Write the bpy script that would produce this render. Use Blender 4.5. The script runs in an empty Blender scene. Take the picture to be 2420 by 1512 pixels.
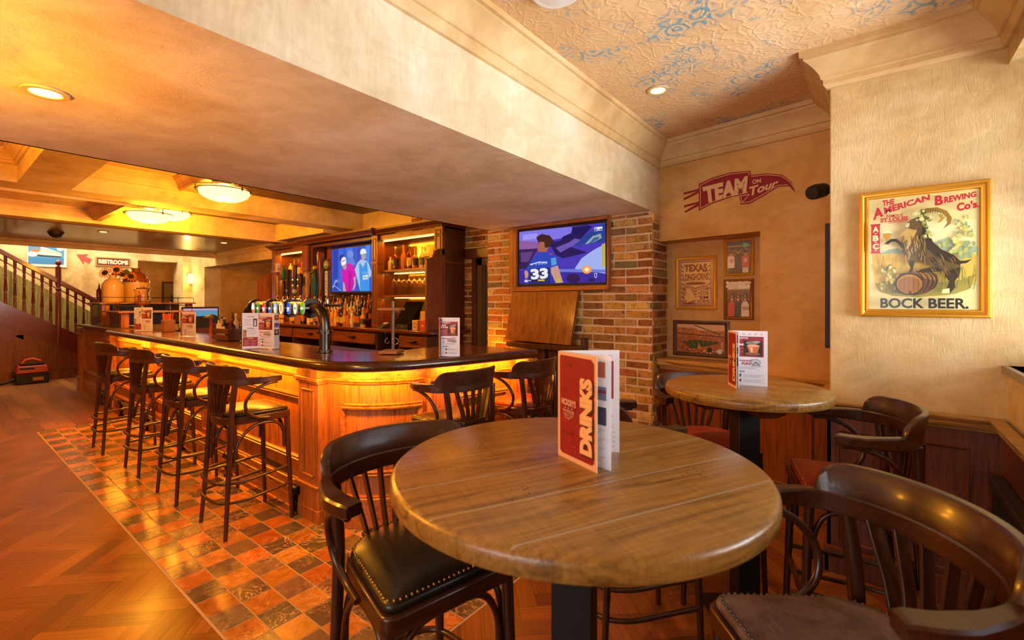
import bpy, bmesh, math, random
from mathutils import Vector, Matrix
from mathutils.noise import noise as pnoise
S = bpy.context.scene
C = S.collection
PI = math.pi
R = math.radians
# ------------------------------------------------------------------ camera
FPX, TH, CAMH, CXP, HYP = 1097.0, R(38.1), 1.5, 1210.0, 714.0
cam = bpy.data.cameras.new('camera')
cam.sensor_width = 36.0
cam.lens = FPX / 2420 * 36.0
cam.shift_y = (HYP - 756.0) / 2420.0
cam.clip_start = 0.05
cam.dof.use_dof = True
cam.dof.focus_distance = 2.7
cam.dof.aperture_fstop = 3.2
camo = bpy.data.objects.new('camera', cam)
camo.location = (0, 0, CAMH)
camo.rotation_euler = (PI / 2, 0, TH)
C.objects.link(camo)
S.camera = camo
# ------------------------------------------------------------------ colour management and world
S.view_settings.view_transform = 'Standard'
S.view_settings.look = 'None'
S.view_settings.gamma = 1.0
S.view_settings.use_curve_mapping = False
S.view_settings.exposure = 0.0
W = bpy.data.worlds.new('world')
S.world = W
W.use_nodes = True
W.node_tree.nodes['Background'].inputs[0].default_value = (0.75, 0.85, 1.0, 1)
W.node_tree.nodes['Background'].inputs[1].default_value = 1.7
# ------------------------------------------------------------------ lights
def area(name, loc, size, power, col, direction, sy=None, spread=None):
    l = bpy.data.lights.new(name, 'AREA')
    l.shape = 'RECTANGLE' if sy else 'SQUARE'
    l.size = size
    if sy: l.size_y = sy
    l.energy = power
    l.color = col
    if spread: l.spread = spread
    o = bpy.data.objects.new(name, l)
    o.location = loc
    o.rotation_euler = Vector(direction).to_track_quat('-Z', 'Z').to_euler()
    C.objects.link(o)
    return o
def point(name, loc, power, col, rad=0.05):
    l = bpy.data.lights.new(name, 'POINT')
    l.energy = power; l.color = col; l.shadow_soft_size = rad
    o = bpy.data.objects.new(name, l); o.location = loc
    C.objects.link(o); return o
def spot(name, loc, power, col, ang=100, rad=0.03, direction=(0, 0, -1)):
    l = bpy.data.lights.new(name, 'SPOT')
    l.energy = power; l.color = col; l.spot_size = R(ang); l.spot_blend = 0.6; l.shadow_soft_size = rad
    o = bpy.data.objects.new(name, l); o.location = loc
    o.rotation_euler = Vector(direction).to_track_quat('-Z', 'Z').to_euler()
    C.objects.link(o); return o
DAY = (1.0, 0.97, 0.96)
WARM = (1.0, 0.34, 0.015)
LAMP = (1.0, 0.37, 0.02)
area('daylight_side_window', (2.0, 2.6, 1.0), 2.2, 330, DAY, (-1, -0.05, 0.42), sy=2.2)
area('daylight_rear_window', (-0.6, -2.3, 1.65), 2.0, 32, DAY, (-0.1, 1, 0.12), sy=1.5)
# counter lights (warm strips under the overhang)
area('counter_strip_long', (-5.75, 1.578, 1.052), 4.9, 95, WARM, (0, 0.6, -1), sy=0.02)
area('pier_uplight', (-3.25, 3.72, 0.95), 0.3, 4, WARM, (-0.3, 0.45, 1), sy=0.05)  # unseen lamp without a fixture, added to warm the pier bricks from below
# ------------------------------------------------------------------ helpers
def px_y(u, v, Y):
    a = (u - CXP) / FPX
    b = (HYP - v) / FPX
    dx = -math.sin(TH) + a * math.cos(TH); dy = math.cos(TH) + a * math.sin(TH)
    t = Y / dy
    return Vector((dx * t, Y, CAMH + b * t))
def px_x(u, v, X):
    a = (u - CXP) / FPX
    b = (HYP - v) / FPX
    dx = -math.sin(TH) + a * math.cos(TH); dy = math.cos(TH) + a * math.sin(TH)
    t = X / dx
    return Vector((X, dy * t, CAMH + b * t))
def lin(h):
    if not isinstance(h, str): return h
    h = h.lstrip('#')
    o = []
    for i in (0, 2, 4):
        c = int(h[i:i + 2], 16) / 255
        o.append(c / 12.92 if c <= 0.04045 else ((c + 0.055) / 1.055) ** 2.4)
    return tuple(o)
class M:
    def __init__(s, col=None):
        s.bm = bmesh.new()
        s.col = None
        if col is not None:
            s.col = s.bm.loops.layers.float_color.new('Col')
            s.c = tuple(lin(col))
    def f(s, pts):
        vs = [s.bm.verts.new(p) for p in pts]
        return s.fv(vs)
    def fv(s, vs):
        try: fc = s.bm.faces.new(vs)
        except ValueError: return None
        if s.col:
            for l in fc.loops: l[s.col] = (*s.c, 1)
        return fc
    def box(s, x0, x1, y0, y1, z0, z1, mat=None):
        P = [(x, y, z) for z in (z0, z1) for y in (y0, y1) for x in (x0, x1)]
        if mat is not None: P = [mat @ Vector(p) for p in P]
        v = [s.bm.verts.new(p) for p in P]
        for q in ((0, 2, 3, 1), (4, 5, 7, 6), (0, 1, 5, 4), (2, 6, 7, 3), (0, 4, 6, 2), (1, 3, 7, 5)):
            s.fv([v[i] for i in q])
        return s
    def cbox(s, c, sx, sy, sz, mat=None):
        return s.box(c[0] - sx / 2, c[0] + sx / 2, c[1] - sy / 2, c[1] + sy / 2, c[2] - sz / 2, c[2] + sz / 2, mat)
    def loft(s, rings, closed=True, caps=True):
        V = [[s.bm.verts.new(p) for p in r] for r in rings]
        n = len(V[0])
        for a, b in zip(V, V[1:]):
            for i in range(n if closed else n - 1):
                j = (i + 1) % n
                s.fv([a[i], a[j], b[j], b[i]])
        if caps and closed:
            s.fv(list(reversed(V[0]))); s.fv(V[-1])
        return s
    def tube(s, pts, r, n=8, closed=False, flat=None, up=(0, 0, 1)):
        """round or rectangular (flat=(w,h)) section along a path"""
        pts = [Vector(p) for p in pts]
        N = len(pts)
        rings = []
        prev = None
        for i, p in enumerate(pts):
            if closed: t = pts[(i + 1) % N] - pts[i - 1]
            else: t = pts[min(i + 1, N - 1)] - pts[max(i - 1, 0)]
            t.normalize()
            u = Vector(up)
            if flat is None:
                if prev is None:
                    if abs(t.dot(u)) > 0.9: u = Vector((1, 0, 0))
                    a = t.cross(u).normalized()
                else:
                    a = (prev - t * prev.dot(t)).normalized()
                prev = a
            else:
                a = t.cross(u).normalized()
            b = a.cross(t).normalized()
            rr = r[i] if isinstance(r, (list, tuple)) else r
            if flat is None:
                rings.append([p + (a * math.cos(k * 2 * PI / n) + b * math.sin(k * 2 * PI / n)) * rr for k in range(n)])
            else:
                w, h = flat[i] if isinstance(flat, list) else flat
                c = 0.28
                o = [(-1, -1 + c), (-1 + c, -1), (1 - c, -1), (1, -1 + c), (1, 1 - c), (1 - c, 1), (-1 + c, 1), (-1, 1 - c)]
                m = min(w, h)
                q = []
                for (x, y) in o:
                    sx = math.copysign(w / 2 - (m * 0.5 * c if abs(x) < 1 else 0), x)
                    sy = math.copysign(h / 2 - (m * 0.5 * c if abs(y) < 1 else 0), y)
                    q.append(p + a * sx + b * sy)
                rings.append(q)
        if closed: rings.append(rings[0])
        return s.loft(rings, True, not closed)
    def lathe(s, prof, c=(0, 0, 0), n=20, mat=None):
        rings = []
        for (r, z) in prof:
            r = max(r, 1e-4)
            q = [Vector((c[0] + r * math.cos(k * 2 * PI / n), c[1] + r * math.sin(k * 2 * PI / n), c[2] + z)) for k in range(n)]
            if mat is not None: q = [mat @ p for p in q]
            rings.append(q)
        return s.loft(rings)
    def prism(s, pts, lo, hi, axis='z'):
        mk = {'z': lambda a, b, h: (a, b, h), 'y': lambda a, b, h: (a, h, b), 'x': lambda a, b, h: (h, a, b)}[axis]
        return s.loft([[mk(a, b, lo) for a, b in pts], [mk(a, b, hi) for a, b in pts]])
    def sweep(s, prof, path, side=1, closed=False):
        """moulding: prof = (out, height) pairs, path = (x, y, z) corners"""
        P = [Vector(p) for p in path]
        N = len(P)
        rings = []
        for i, p in enumerate(P):
            ds = []
            if closed or i > 0: ds.append((P[i] - P[i - 1]).normalized())
            if closed or i < N - 1: ds.append((P[(i + 1) % N] - P[i]).normalized())
            ns = [Vector((d.y, -d.x, 0)) * side for d in ds]
            m = sum(ns, Vector()).normalized()
            m = m / max(0.3, m.dot(ns[0]))
            rings.append([p + m * o + Vector((0, 0, h)) for o, h in prof])
        if closed: rings.append(rings[0])
        return s.loft(rings, True, not closed)
    def ball(s, c, r, n=8, sz=1.0):
        k = max(4, n // 2)
        prof = [(r * math.sin(PI * i / k), -r * sz * math.cos(PI * i / k)) for i in range(k + 1)]
        return s.lathe(prof, c, n)
    def ob(s, name, mat, parent=None, sharp=35, bevel=0, loc=None, w=True):
        me = bpy.data.meshes.new(name)
        bmesh.ops.recalc_face_normals(s.bm, faces=s.bm.faces)
        s.bm.to_mesh(me); s.bm.free()
        me.materials.append(mat)
        if sharp:
            me.shade_smooth()
            me.set_sharp_from_angle(angle=R(sharp))
        o = bpy.data.objects.new(name, me)
        C.objects.link(o)
        if parent is not None:
            o.parent = parent
            if w: o.matrix_parent_inverse = (Matrix.Translation(parent.location) @ parent.rotation_euler.to_matrix().to_4x4()).inverted()
        if loc: o.location = loc
        if bevel:
            b = o.modifiers.new('edge', 'BEVEL'); b.width = bevel; b.segments = 2; b.limit_method = 'ANGLE'
        return o
def tag(o, label, cat, group=None):
    o['label'] = label; o['category'] = cat
    if group: o['group'] = group
    return o
def T(name, label, cat, loc=(0, 0, 0), rz=0, group=None):
    o = bpy.data.objects.new(name, None)
    o.empty_display_size = 0.1
    C.objects.link(o); o.location = loc; o.rotation_euler = (0, 0, rz)
    return tag(o, label, cat, group)
def st(o):
    o['kind'] = 'structure'; return o
def kids(o): return [c for c in bpy.data.objects if c.parent == o]
def dup(root, loc, rz, label=None, swap=None):
    r = root.copy(); C.objects.link(r); r.location = loc; r.rotation_euler = (0, 0, rz)
    if label: r['label'] = label
    for ch in kids(root):
        c = ch.copy(); C.objects.link(c); c.parent = r
        if swap and ch.data and ch.data.name.split('.')[0] in swap:
            c.data = ch.data.copy(); c.data.materials[0] = swap[ch.data.name.split('.')[0]]
        for g in kids(ch):
            d = g.copy(); C.objects.link(d); d.parent = c
    return r
def bez(p0, p1, p2, p3, n=10):
    o = []
    for i in range(n + 1):
        t = i / n; a = 1 - t
        o.append(tuple(a ** 3 * w + 3 * a * a * t * x + 3 * a * t * t * y + t ** 3 * z for w, x, y, z in zip(p0, p1, p2, p3)))
    return o
def smooth(pts, n=6):
    """Catmull-Rom through points"""
    P = [Vector(p) for p in pts]
    P = [P[0] * 2 - P[1]] + P + [P[-1] * 2 - P[-2]]
    o = []
    for i in range(1, len(P) - 2):
        a, b, c, d = P[i - 1:i + 3]
        for k in range(n):
            t = k / n
            o.append(0.5 * ((2 * b) + (c - a) * t + (2 * a - 5 * b + 4 * c - d) * t * t + (3 * b - a - 3 * c + d) * t ** 3))
    o.append(P[-2])
    return o
# ------------------------------------------------------------------ materials
class NT:
    def __init__(s, name):
        s.m = bpy.data.materials.new(name); s.m.use_nodes = True
        s.t = s.m.node_tree; s.n = s.t.nodes; s.b = s.n['Principled BSDF']
    def add(s, t, **k):
        n = s.n.new(t)
        for a, v in k.items():
            if a.startswith('i_'):
                key = a[2:]
                n.inputs[int(key) if key.isdigit() else key.replace('_', ' ')].default_value = v
            else: setattr(n, a, v)
        return n
    def l(s, a, b): s.t.links.new(a, b)
    def coord(s, kind='Object', scale=(1, 1, 1), rot=(0, 0, 0)):
        c = s.add('ShaderNodeTexCoord'); m = s.add('ShaderNodeMapping')
        m.inputs['Scale'].default_value = scale; m.inputs['Rotation'].default_value = rot
        s.l(c.outputs[kind], m.inputs[0]); return m.outputs[0]
    def noise(s, vec, scale, detail=4, rough=0.55, dist=0.0):
        n = s.add('ShaderNodeTexNoise', i_Scale=scale, i_Detail=detail, i_Roughness=rough, i_Distortion=dist)
        s.l(vec, n.inputs['Vector']); return n.outputs['Fac']
    def ramp(s, fac, stops):
        r = s.add('ShaderNodeValToRGB'); e = r.color_ramp.elements
        while len(e) < len(stops): e.new(0.5)
        for el, (p, c) in zip(e, stops): el.position = p; el.color = (*lin(c), 1)
        s.l(fac, r.inputs[0]); return r.outputs[0]
    def mix(s, fac, a, b, mode='MIX'):
        m = s.add('ShaderNodeMix', data_type='RGBA', blend_type=mode)
        for k, v in ((0, fac), (6, a), (7, b)):
            if hasattr(v, 'default_value') or hasattr(v, 'is_linked'): s.l(v, m.inputs[k])
            elif k == 0: m.inputs[0].default_value = v
            else: m.inputs[k].default_value = (*lin(v), 1)
        return m.outputs[2]
    def math(s, op, a, b=None):
        m = s.add('ShaderNodeMath', operation=op)
        for k, v in ((0, a), (1, b)):
            if v is None: continue
            if isinstance(v, (int, float)): m.inputs[k].default_value = v
            else: s.l(v, m.inputs[k])
        return m.outputs[0]
    def bump(s, h, strength=0.3, dist=0.01):
        b = s.add('ShaderNodeBump', i_Strength=strength, i_Distance=dist)
        s.l(h, b.inputs['Height']); s.l(b.outputs[0], s.b.inputs['Normal'])
    def base(s, v):
        if isinstance(v, (str, tuple)): s.b.inputs['Base Color'].default_value = (*lin(v), 1)
        else: s.l(v, s.b.inputs['Base Color'])
    def p(s, **k):
        for a, v in k.items(): s.b.inputs[a.replace('_', ' ')].default_value = v
        return s.m
def plain(name, col, rough=0.5, metal=0.0, **k):
    t = NT(name); t.base(col)
    return t.p(Roughness=rough, Metallic=metal, **k)
def wood(name, dark, light, rough=0.35, axis='x', scale=1.0, bump=0.15, coat=0.0, kind='Object'):
    t = NT(name)
    sc = {'x': (1.2, 14, 14), 'y': (14, 1.2, 14), 'z': (14, 14, 1.2)}[axis]
    v = t.coord(kind, tuple(a * scale for a in sc))
    n1 = t.noise(v, 1.6, 5, 0.6, 0.8)
    sc2 = {'x': (3, 90, 90), 'y': (90, 3, 90), 'z': (90, 90, 3)}[axis]
    v2 = t.coord(kind, tuple(a * scale for a in sc2))
    n2 = t.noise(v2, 1.0, 3, 0.6)
    c1 = t.ramp(n1, [(0.3, dark), (0.52, light), (0.72, dark)])
    c2 = t.ramp(n2, [(0.35, (0.45, 0.45, 0.45)), (0.6, (1, 1, 1))])
    t.base(t.mix(0.55, c1, c2, 'MULTIPLY'))
    t.bump(n2, bump, 0.004)
    return t.p(Roughness=rough, Coat_Weight=coat, Coat_Roughness=0.12)
def emit(name, col, strength):
    t = NT(name); t.base((0, 0, 0))
    t.b.inputs['Emission Color'].default_value = (*lin(col), 1)
    return t.p(Emission_Strength=strength, Roughness=0.4)
def plaster(name, a, b, c, bumps=0.6):
    t = NT(name)
    v = t.coord('Object')
    n1 = t.noise(v, 1.3, 6, 0.62, 0.6)
    v2 = t.coord('Object', (1, 1, 1.6), (0.5, 0.7, 0.4))
    n2 = t.noise(v2, 4.5, 5, 0.65, 1.2)
    col = t.ramp(n1, [(0.32, a), (0.5, b), (0.68, c)])
    col = t.mix(0.35, col, t.ramp(n2, [(0.35, (0.62, 0.55, 0.45)), (0.6, (1, 1, 1))]), 'MULTIPLY')
    v3 = t.coord('Object', (9, 9, 2.2), (0.6, 0.5, 0.8))
    n3 = t.noise(v3, 3.2, 7, 0.72, 2.6)
    t.base(col)
    t.bump(t.math('ADD', n3, t.math('MULTIPLY', n2, 0.8)), bumps, 0.012)
    return t.p(Roughness=0.7)
def attr(name, rough=0.6, grain=None, bump=0.0, **k):
    """colour per face from the Col attribute; optional grain multiply"""
    t = NT(name)
    a = t.add('ShaderNodeAttribute', attribute_name='Col')
    col = a.outputs['Color']
    if grain == 'stone':
        v = t.coord('Object')
        n = t.noise(v, 9, 6, 0.65, 1.6)
        col = t.mix(0.75, col, t.ramp(n, [(0.3, (0.45, 0.42, 0.4)), (0.6, (1.1, 1.1, 1.1))]), 'MULTIPLY')
        n2 = t.noise(v, 5.0, 7, 0.6, 3.5)
        vein = t.ramp(n2, [(0.475, (0, 0, 0)), (0.5, (1, 1, 1)), (0.522, (0, 0, 0))])
        n3 = t.noise(v, 3.0, 2)
        vm = t.mix(1.0, vein, t.ramp(n3, [(0.42, (0, 0, 0)), (0.56, (0.85, 0.85, 0.85))]), 'MULTIPLY')
        col = t.mix(vm, col, '#e0b890')
        t.bump(n, 0.12, 0.004)
    elif grain == 'brick':
        v = t.coord('Object')
        n = t.noise(v, 17, 7, 0.72, 0.8)
        col = t.mix(0.8, col, t.ramp(n, [(0.34, (0.22, 0.17, 0.13)), (0.48, (0.95, 0.93, 0.9)), (0.72, (1.35, 1.3, 1.15))]), 'MULTIPLY')
        t.bump(n, 0.6, 0.01)
    elif grain == 'wood':
        uv = t.add('ShaderNodeUVMap', uv_map='UV')
        m = t.add('ShaderNodeMapping'); m.inputs['Scale'].default_value = (2.0, 60, 1)
        t.l(uv.outputs[0], m.inputs[0])
        n = t.noise(m.outputs[0], 1.3, 5, 0.6, 0.6)
        col = t.mix(0.7, col, t.ramp(n, [(0.3, (0.4, 0.36, 0.3)), (0.55, (1.05, 1.05, 1.05))]), 'MULTIPLY')
        t.bump(n, 0.15, 0.003)
    t.base(col)
    return t.p(Roughness=rough, **k)
def screen_mat(name, strength):
    t = NT(name)
    a = t.add('ShaderNodeAttribute', attribute_name='Col')
    t.l(a.outputs['Color'], t.b.inputs['Emission Color'])
    t.base((0.01, 0.01, 0.01))
    t.b.inputs['Specular IOR Level'].default_value = 0.08
    return t.p(Emission_Strength=strength, Roughness=0.5)
def glass(name, col, rough=0.02, alpha=None):
    t = NT(name); t.base(col)
    return t.p(Roughness=rough, Transmission_Weight=1.0, IOR=1.3)
def leather(name, col, col2, rough=0.35):
    t = NT(name); v = t.coord('Object')
    n = t.noise(v, 9, 6, 0.65, 0.8); n2 = t.noise(v, 220, 2)
    t.base(t.ramp(n, [(0.4, col), (0.7, col2)]))
    t.bump(n2, 0.15, 0.002)
    return t.p(Roughness=rough)
MT = dict(
    plaster=plaster('cream_plaster', '#b59055', '#d9bd82', '#e6d3a2'),
    beam=plaster('beam_plaster', '#d0b88c', '#e4d3ae', '#efe4cb'),
    goldplaster=plaster('gold_plaster', '#b9813c', '#cfa05a', '#d9b47c', 0.25),
    oak=wood('oak_panel', '#6e3510', '#b66c2e', 0.38, 'z', coat=0.2),
    oakx=wood('oak_panel_across', '#6e3510', '#b66c2e', 0.38, 'x', coat=0.2),
    oaky=wood('oak_panel_depth', '#6e3510', '#b66c2e', 0.38, 'y', coat=0.2),
    walnut=wood('back_bar_oak', '#542609', '#854617', 0.35, 'z', coat=0.25), walnutx=wood('back_bar_oak_across', '#542609', '#854617', 0.35, 'x', coat=0.25),
    dark=wood('dark_oak', '#3a1d0b', '#5e3115', 0.4, 'z', coat=0.15),
    darkx=wood('dark_oak_across', '#3a1d0b', '#5e3115', 0.4, 'x', coat=0.15),
    top=wood('bar_top_wood', '#572a0e', '#87491c', 0.2, 'x', coat=0.6, bump=0.05),
    topy=wood('bar_edge_wood', '#2e1408', '#4d260e', 0.22, 'x', coat=0.5, bump=0.05),
    flap=wood('flap_wood', '#6b3010', '#9a5520', 0.3, 'z', 0.7, coat=0.3),
    bent=wood('bentwood', '#29150a', '#482612', 0.28, 'x', coat=0.25, bump=0.08),
    bentz=wood('bentwood_upright', '#29150a', '#482612', 0.28, 'z', coat=0.25, bump=0.08),
    red=wood('red_stair_wood', '#4a0f06', '#6e1c0c', 0.35, 'x', coat=0.3),
    redz=wood('red_panel_wood', '#5a2a0e', '#86461a', 0.35, 'z', coat=0.2),
    rail=wood('dado_wood', '#9a6a2c', '#c59a55', 0.4, 'x'),
    cornice=plaster('cornice_paint', '#c09a60', '#d2b27c', '#dec496', 0.05),
    ink=attr('print_ink', 0.55), gloss=attr('glazed_print', 0.3, Coat_Weight=0.3, Coat_Roughness=0.03),
    wallpaint=attr('wall_paint', 0.75),
    screen=screen_mat('lit_screen', 1.0), badge=screen_mat('lit_badge', 1.3),
    brick=attr('brick', 0.85, 'brick'), tile=attr('stone_tile', 0.22, 'stone'),
    plank=attr('floor_plank', 0.38, 'wood', Coat_Weight=0.12, Coat_Roughness=0.2),
    mortar=plain('mortar', '#d6bb98', 0.95), grout=plain('grout', '#b9a184', 0.9),
    brass=plain('brass', '#c9a04a', 0.22, 1.0), gold=plain('gilt', '#d89e30', 0.38, 0.6),
    iron=plain('cast_iron', '#15120f', 0.4, 0.6), steel=plain('steel', '#8d8a86', 0.3, 1.0),
    gun=plain('gunmetal', '#55514c', 0.32, 1.0), blackm=plain('black_steel', '#17181a', 0.45, 0.2),
    black=plain('black_plastic', '#0b0b0c', 0.55), white=plain('white_card', '#d9d4cc', 0.6),
    chrome=plain('chrome', '#c8c4bc', 0.12, 1.0), nail=plain('nail_brass', '#a8803a', 0.25, 1.0),
    nails=plain('nail_steel', '#7d7a78', 0.25, 1.0),
    lblack=leather('black_leather', '#17140e', '#242016', 0.32), lred=leather('red_leather', '#86241c', '#a63a2c', 0.35),
    lbrown=leather('brown_leather', '#5e463a', '#94796a', 0.5),
    glassc=glass('clear_glass', '#fff6e4'), frosted=emit('lamp_glass', (1.0, 0.58, 0.13), 5.0),
    led=emit('led_strip', (1.0, 0.55, 0.14), 9.0), dl=emit('downlight_lens', (1.0, 0.62, 0.16), 14.0),
    clay=plain('stoneware', '#d8ae66', 0.25), clayb=plain('stoneware_glaze', '#8a4a1c', 0.25),
)
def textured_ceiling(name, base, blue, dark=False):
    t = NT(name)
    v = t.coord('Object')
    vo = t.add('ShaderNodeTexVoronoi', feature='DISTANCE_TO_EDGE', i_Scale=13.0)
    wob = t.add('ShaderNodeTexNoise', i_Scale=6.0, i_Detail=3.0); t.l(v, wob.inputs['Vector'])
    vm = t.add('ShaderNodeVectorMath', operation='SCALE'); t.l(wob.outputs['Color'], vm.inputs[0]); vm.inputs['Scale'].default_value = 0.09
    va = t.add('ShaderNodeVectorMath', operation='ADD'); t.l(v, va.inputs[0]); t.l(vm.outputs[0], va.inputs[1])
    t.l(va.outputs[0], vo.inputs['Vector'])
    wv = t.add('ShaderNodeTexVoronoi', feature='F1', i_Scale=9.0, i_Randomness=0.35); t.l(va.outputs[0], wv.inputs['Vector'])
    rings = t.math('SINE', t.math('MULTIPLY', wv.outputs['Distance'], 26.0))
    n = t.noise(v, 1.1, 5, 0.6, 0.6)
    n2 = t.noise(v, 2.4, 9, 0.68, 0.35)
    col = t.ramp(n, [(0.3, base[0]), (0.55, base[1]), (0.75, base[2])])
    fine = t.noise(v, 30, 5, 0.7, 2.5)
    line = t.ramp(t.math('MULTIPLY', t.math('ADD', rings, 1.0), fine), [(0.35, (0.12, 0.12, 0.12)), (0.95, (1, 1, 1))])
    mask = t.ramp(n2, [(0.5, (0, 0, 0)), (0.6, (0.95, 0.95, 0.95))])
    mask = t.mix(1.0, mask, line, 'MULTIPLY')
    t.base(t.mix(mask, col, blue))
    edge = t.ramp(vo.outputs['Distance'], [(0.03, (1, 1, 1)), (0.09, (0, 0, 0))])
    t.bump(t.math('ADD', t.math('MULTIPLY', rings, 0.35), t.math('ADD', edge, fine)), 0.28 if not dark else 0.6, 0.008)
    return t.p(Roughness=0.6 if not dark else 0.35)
def thin_glass(name):
    t = NT(name); n = t.n
    tr = t.add('ShaderNodeBsdfTransparent'); gl_ = t.add('ShaderNodeBsdfGlossy', i_Roughness=0.02); fr = t.add('ShaderNodeFresnel', i_IOR=1.4); mx = t.add('ShaderNodeMixShader')
    t.l(fr.outputs[0], mx.inputs[0]); t.l(tr.outputs[0], mx.inputs[1]); t.l(gl_.outputs[0], mx.inputs[2])
    t.l(mx.outputs[0], n['Material Output'].inputs['Surface']); return t.m
MT['ceil'] = textured_ceiling('embossed_ceiling_paper', ('#cfa571', '#e2c090', '#ecd4ac'), '#5b93a6')
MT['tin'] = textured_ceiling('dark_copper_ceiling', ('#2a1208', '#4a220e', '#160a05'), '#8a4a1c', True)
MT['board'] = wood('ceiling_board', '#6b4218', '#94632a', 0.35, 'y', coat=0.3)
# ------------------------------------------------------------------ painted pictures
_fc = {}
def text2d(s, bold=0.0, shear=0.0):
    k = (s, bold, shear)
    if k in _fc: return _fc[k]
    cu = bpy.data.curves.new('t', 'FONT'); cu.body = s; cu.offset = bold; cu.shear = shear
    cu.resolution_u = 3
    o = bpy.data.objects.new('t', cu); C.objects.link(o)
    dg = bpy.context.evaluated_depsgraph_get()
    me = o.evaluated_get(dg).to_mesh()
    V = [(v.co.x, v.co.y) for v in me.vertices]
    F = [tuple(p.vertices) for p in me.polygons]
    o.evaluated_get(dg).to_mesh_clear()
    bpy.data.objects.remove(o); bpy.data.curves.remove(cu)
    xs = [a for a, b in V]; ys = [b for a, b in V]
    x0, x1, y0, y1 = min(xs), max(xs), min(ys), max(ys)
    V = [((a - x0) / (x1 - x0 or 1), (b - y0) / (y1 - y0 or 1)) for a, b in V]
    _fc[k] = (V, F)
    return _fc[k]
class Paint:
    """flat print: polygons in picture coordinates, put on a surface by pos(a, b); later ones lie on top"""
    def __init__(s, pos, n, step=0.0002):
        s.pos = pos; s.n = Vector(n); s.step = step; s.k = 0; s.m = M('#000000')
    def poly(s, col, pts):
        s.k += 1; s.m.c = tuple(lin(col))
        s.m.f([s.pos(a, b) + s.n * s.step * s.k for a, b in pts]); return s
    def rect(s, col, x0, y0, x1, y1): return s.poly(col, [(x0, y0), (x1, y0), (x1, y1), (x0, y1)])
    def ell(s, col, cx, cy, rx, ry=None, n=16, a=0):
        ry = ry or rx
        return s.poly(col, [(cx + rx * math.cos(t) * math.cos(a) - ry * math.sin(t) * math.sin(a), cy + rx * math.cos(t) * math.sin(a) + ry * math.sin(t) * math.cos(a)) for t in [k * 2 * PI / n for k in range(n)]])
    def star(s, col, cx, cy, r):
        return s.poly(col, [(cx + (r if k % 2 == 0 else r * 0.42) * math.sin(k * PI / 5), cy - (r if k % 2 == 0 else r * 0.42) * math.cos(k * PI / 5)) for k in range(10)])
    def line(s, col, pts, w):
        s.k += 1; s.m.c = tuple(lin(col))
        for (a, b), (c, d) in zip(pts, pts[1:]):
            L = math.hypot(c - a, d - b) or 1
            nx, ny = -(d - b) / L * w / 2, (c - a) / L * w / 2
            s.m.f([s.pos(x, y) + s.n * s.step * s.k for x, y in ((a + nx, b + ny), (c + nx, d + ny), (c - nx, d - ny), (a - nx, b - ny))])
        return s
    def text(s, col, txt, q, bold=0.02, shear=0.0):
        """q = corner points TL, TR, BR, BL"""
        s.k += 1; s.m.c = tuple(lin(col))
        V, F = text2d(txt, bold, shear)
        tl, tr, br, bl = q
        P = []
        for a, b in V:
            top = (tl[0] + (tr[0] - tl[0]) * a, tl[1] + (tr[1] - tl[1]) * a)
            bot = (bl[0] + (br[0] - bl[0]) * a, bl[1] + (br[1] - bl[1]) * a)
            P.append(s.m.bm.verts.new(s.pos(bot[0] + (top[0] - bot[0]) * b, bot[1] + (top[1] - bot[1]) * b) + s.n * s.step * s.k))
        for f in F: s.m.fv([P[i] for i in f])
        return s
    def box_text(s, col, txt, x0, y0, x1, y1, **k): return s.text(col, txt, [(x0, y0), (x1, y0), (x1, y1), (x0, y1)], **k)
    def done(s, name, mat, parent=None):
        m = s.m
        me = bpy.data.meshes.new(name)
        m.bm.to_mesh(me); m.bm.free(); me.materials.append(mat)
        o = bpy.data.objects.new(name, me); C.objects.link(o)
        if parent is not None:
            o.parent = parent
            o.matrix_parent_inverse = (Matrix.Translation(parent.location) @ parent.rotation_euler.to_matrix().to_4x4()).inverted()
        return o
def crop(x0, y0, sc, plane, val, off=0.0):
    fn = px_y if plane == 'y' else px_x
    return lambda a, b: fn(x0 + a / sc, y0 + b / sc, val)
rnd = random.Random(7)
# ================================================================== THE SETTING
CEIL, SOF, BEAM = 2.90, 2.68, 2.30
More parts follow.
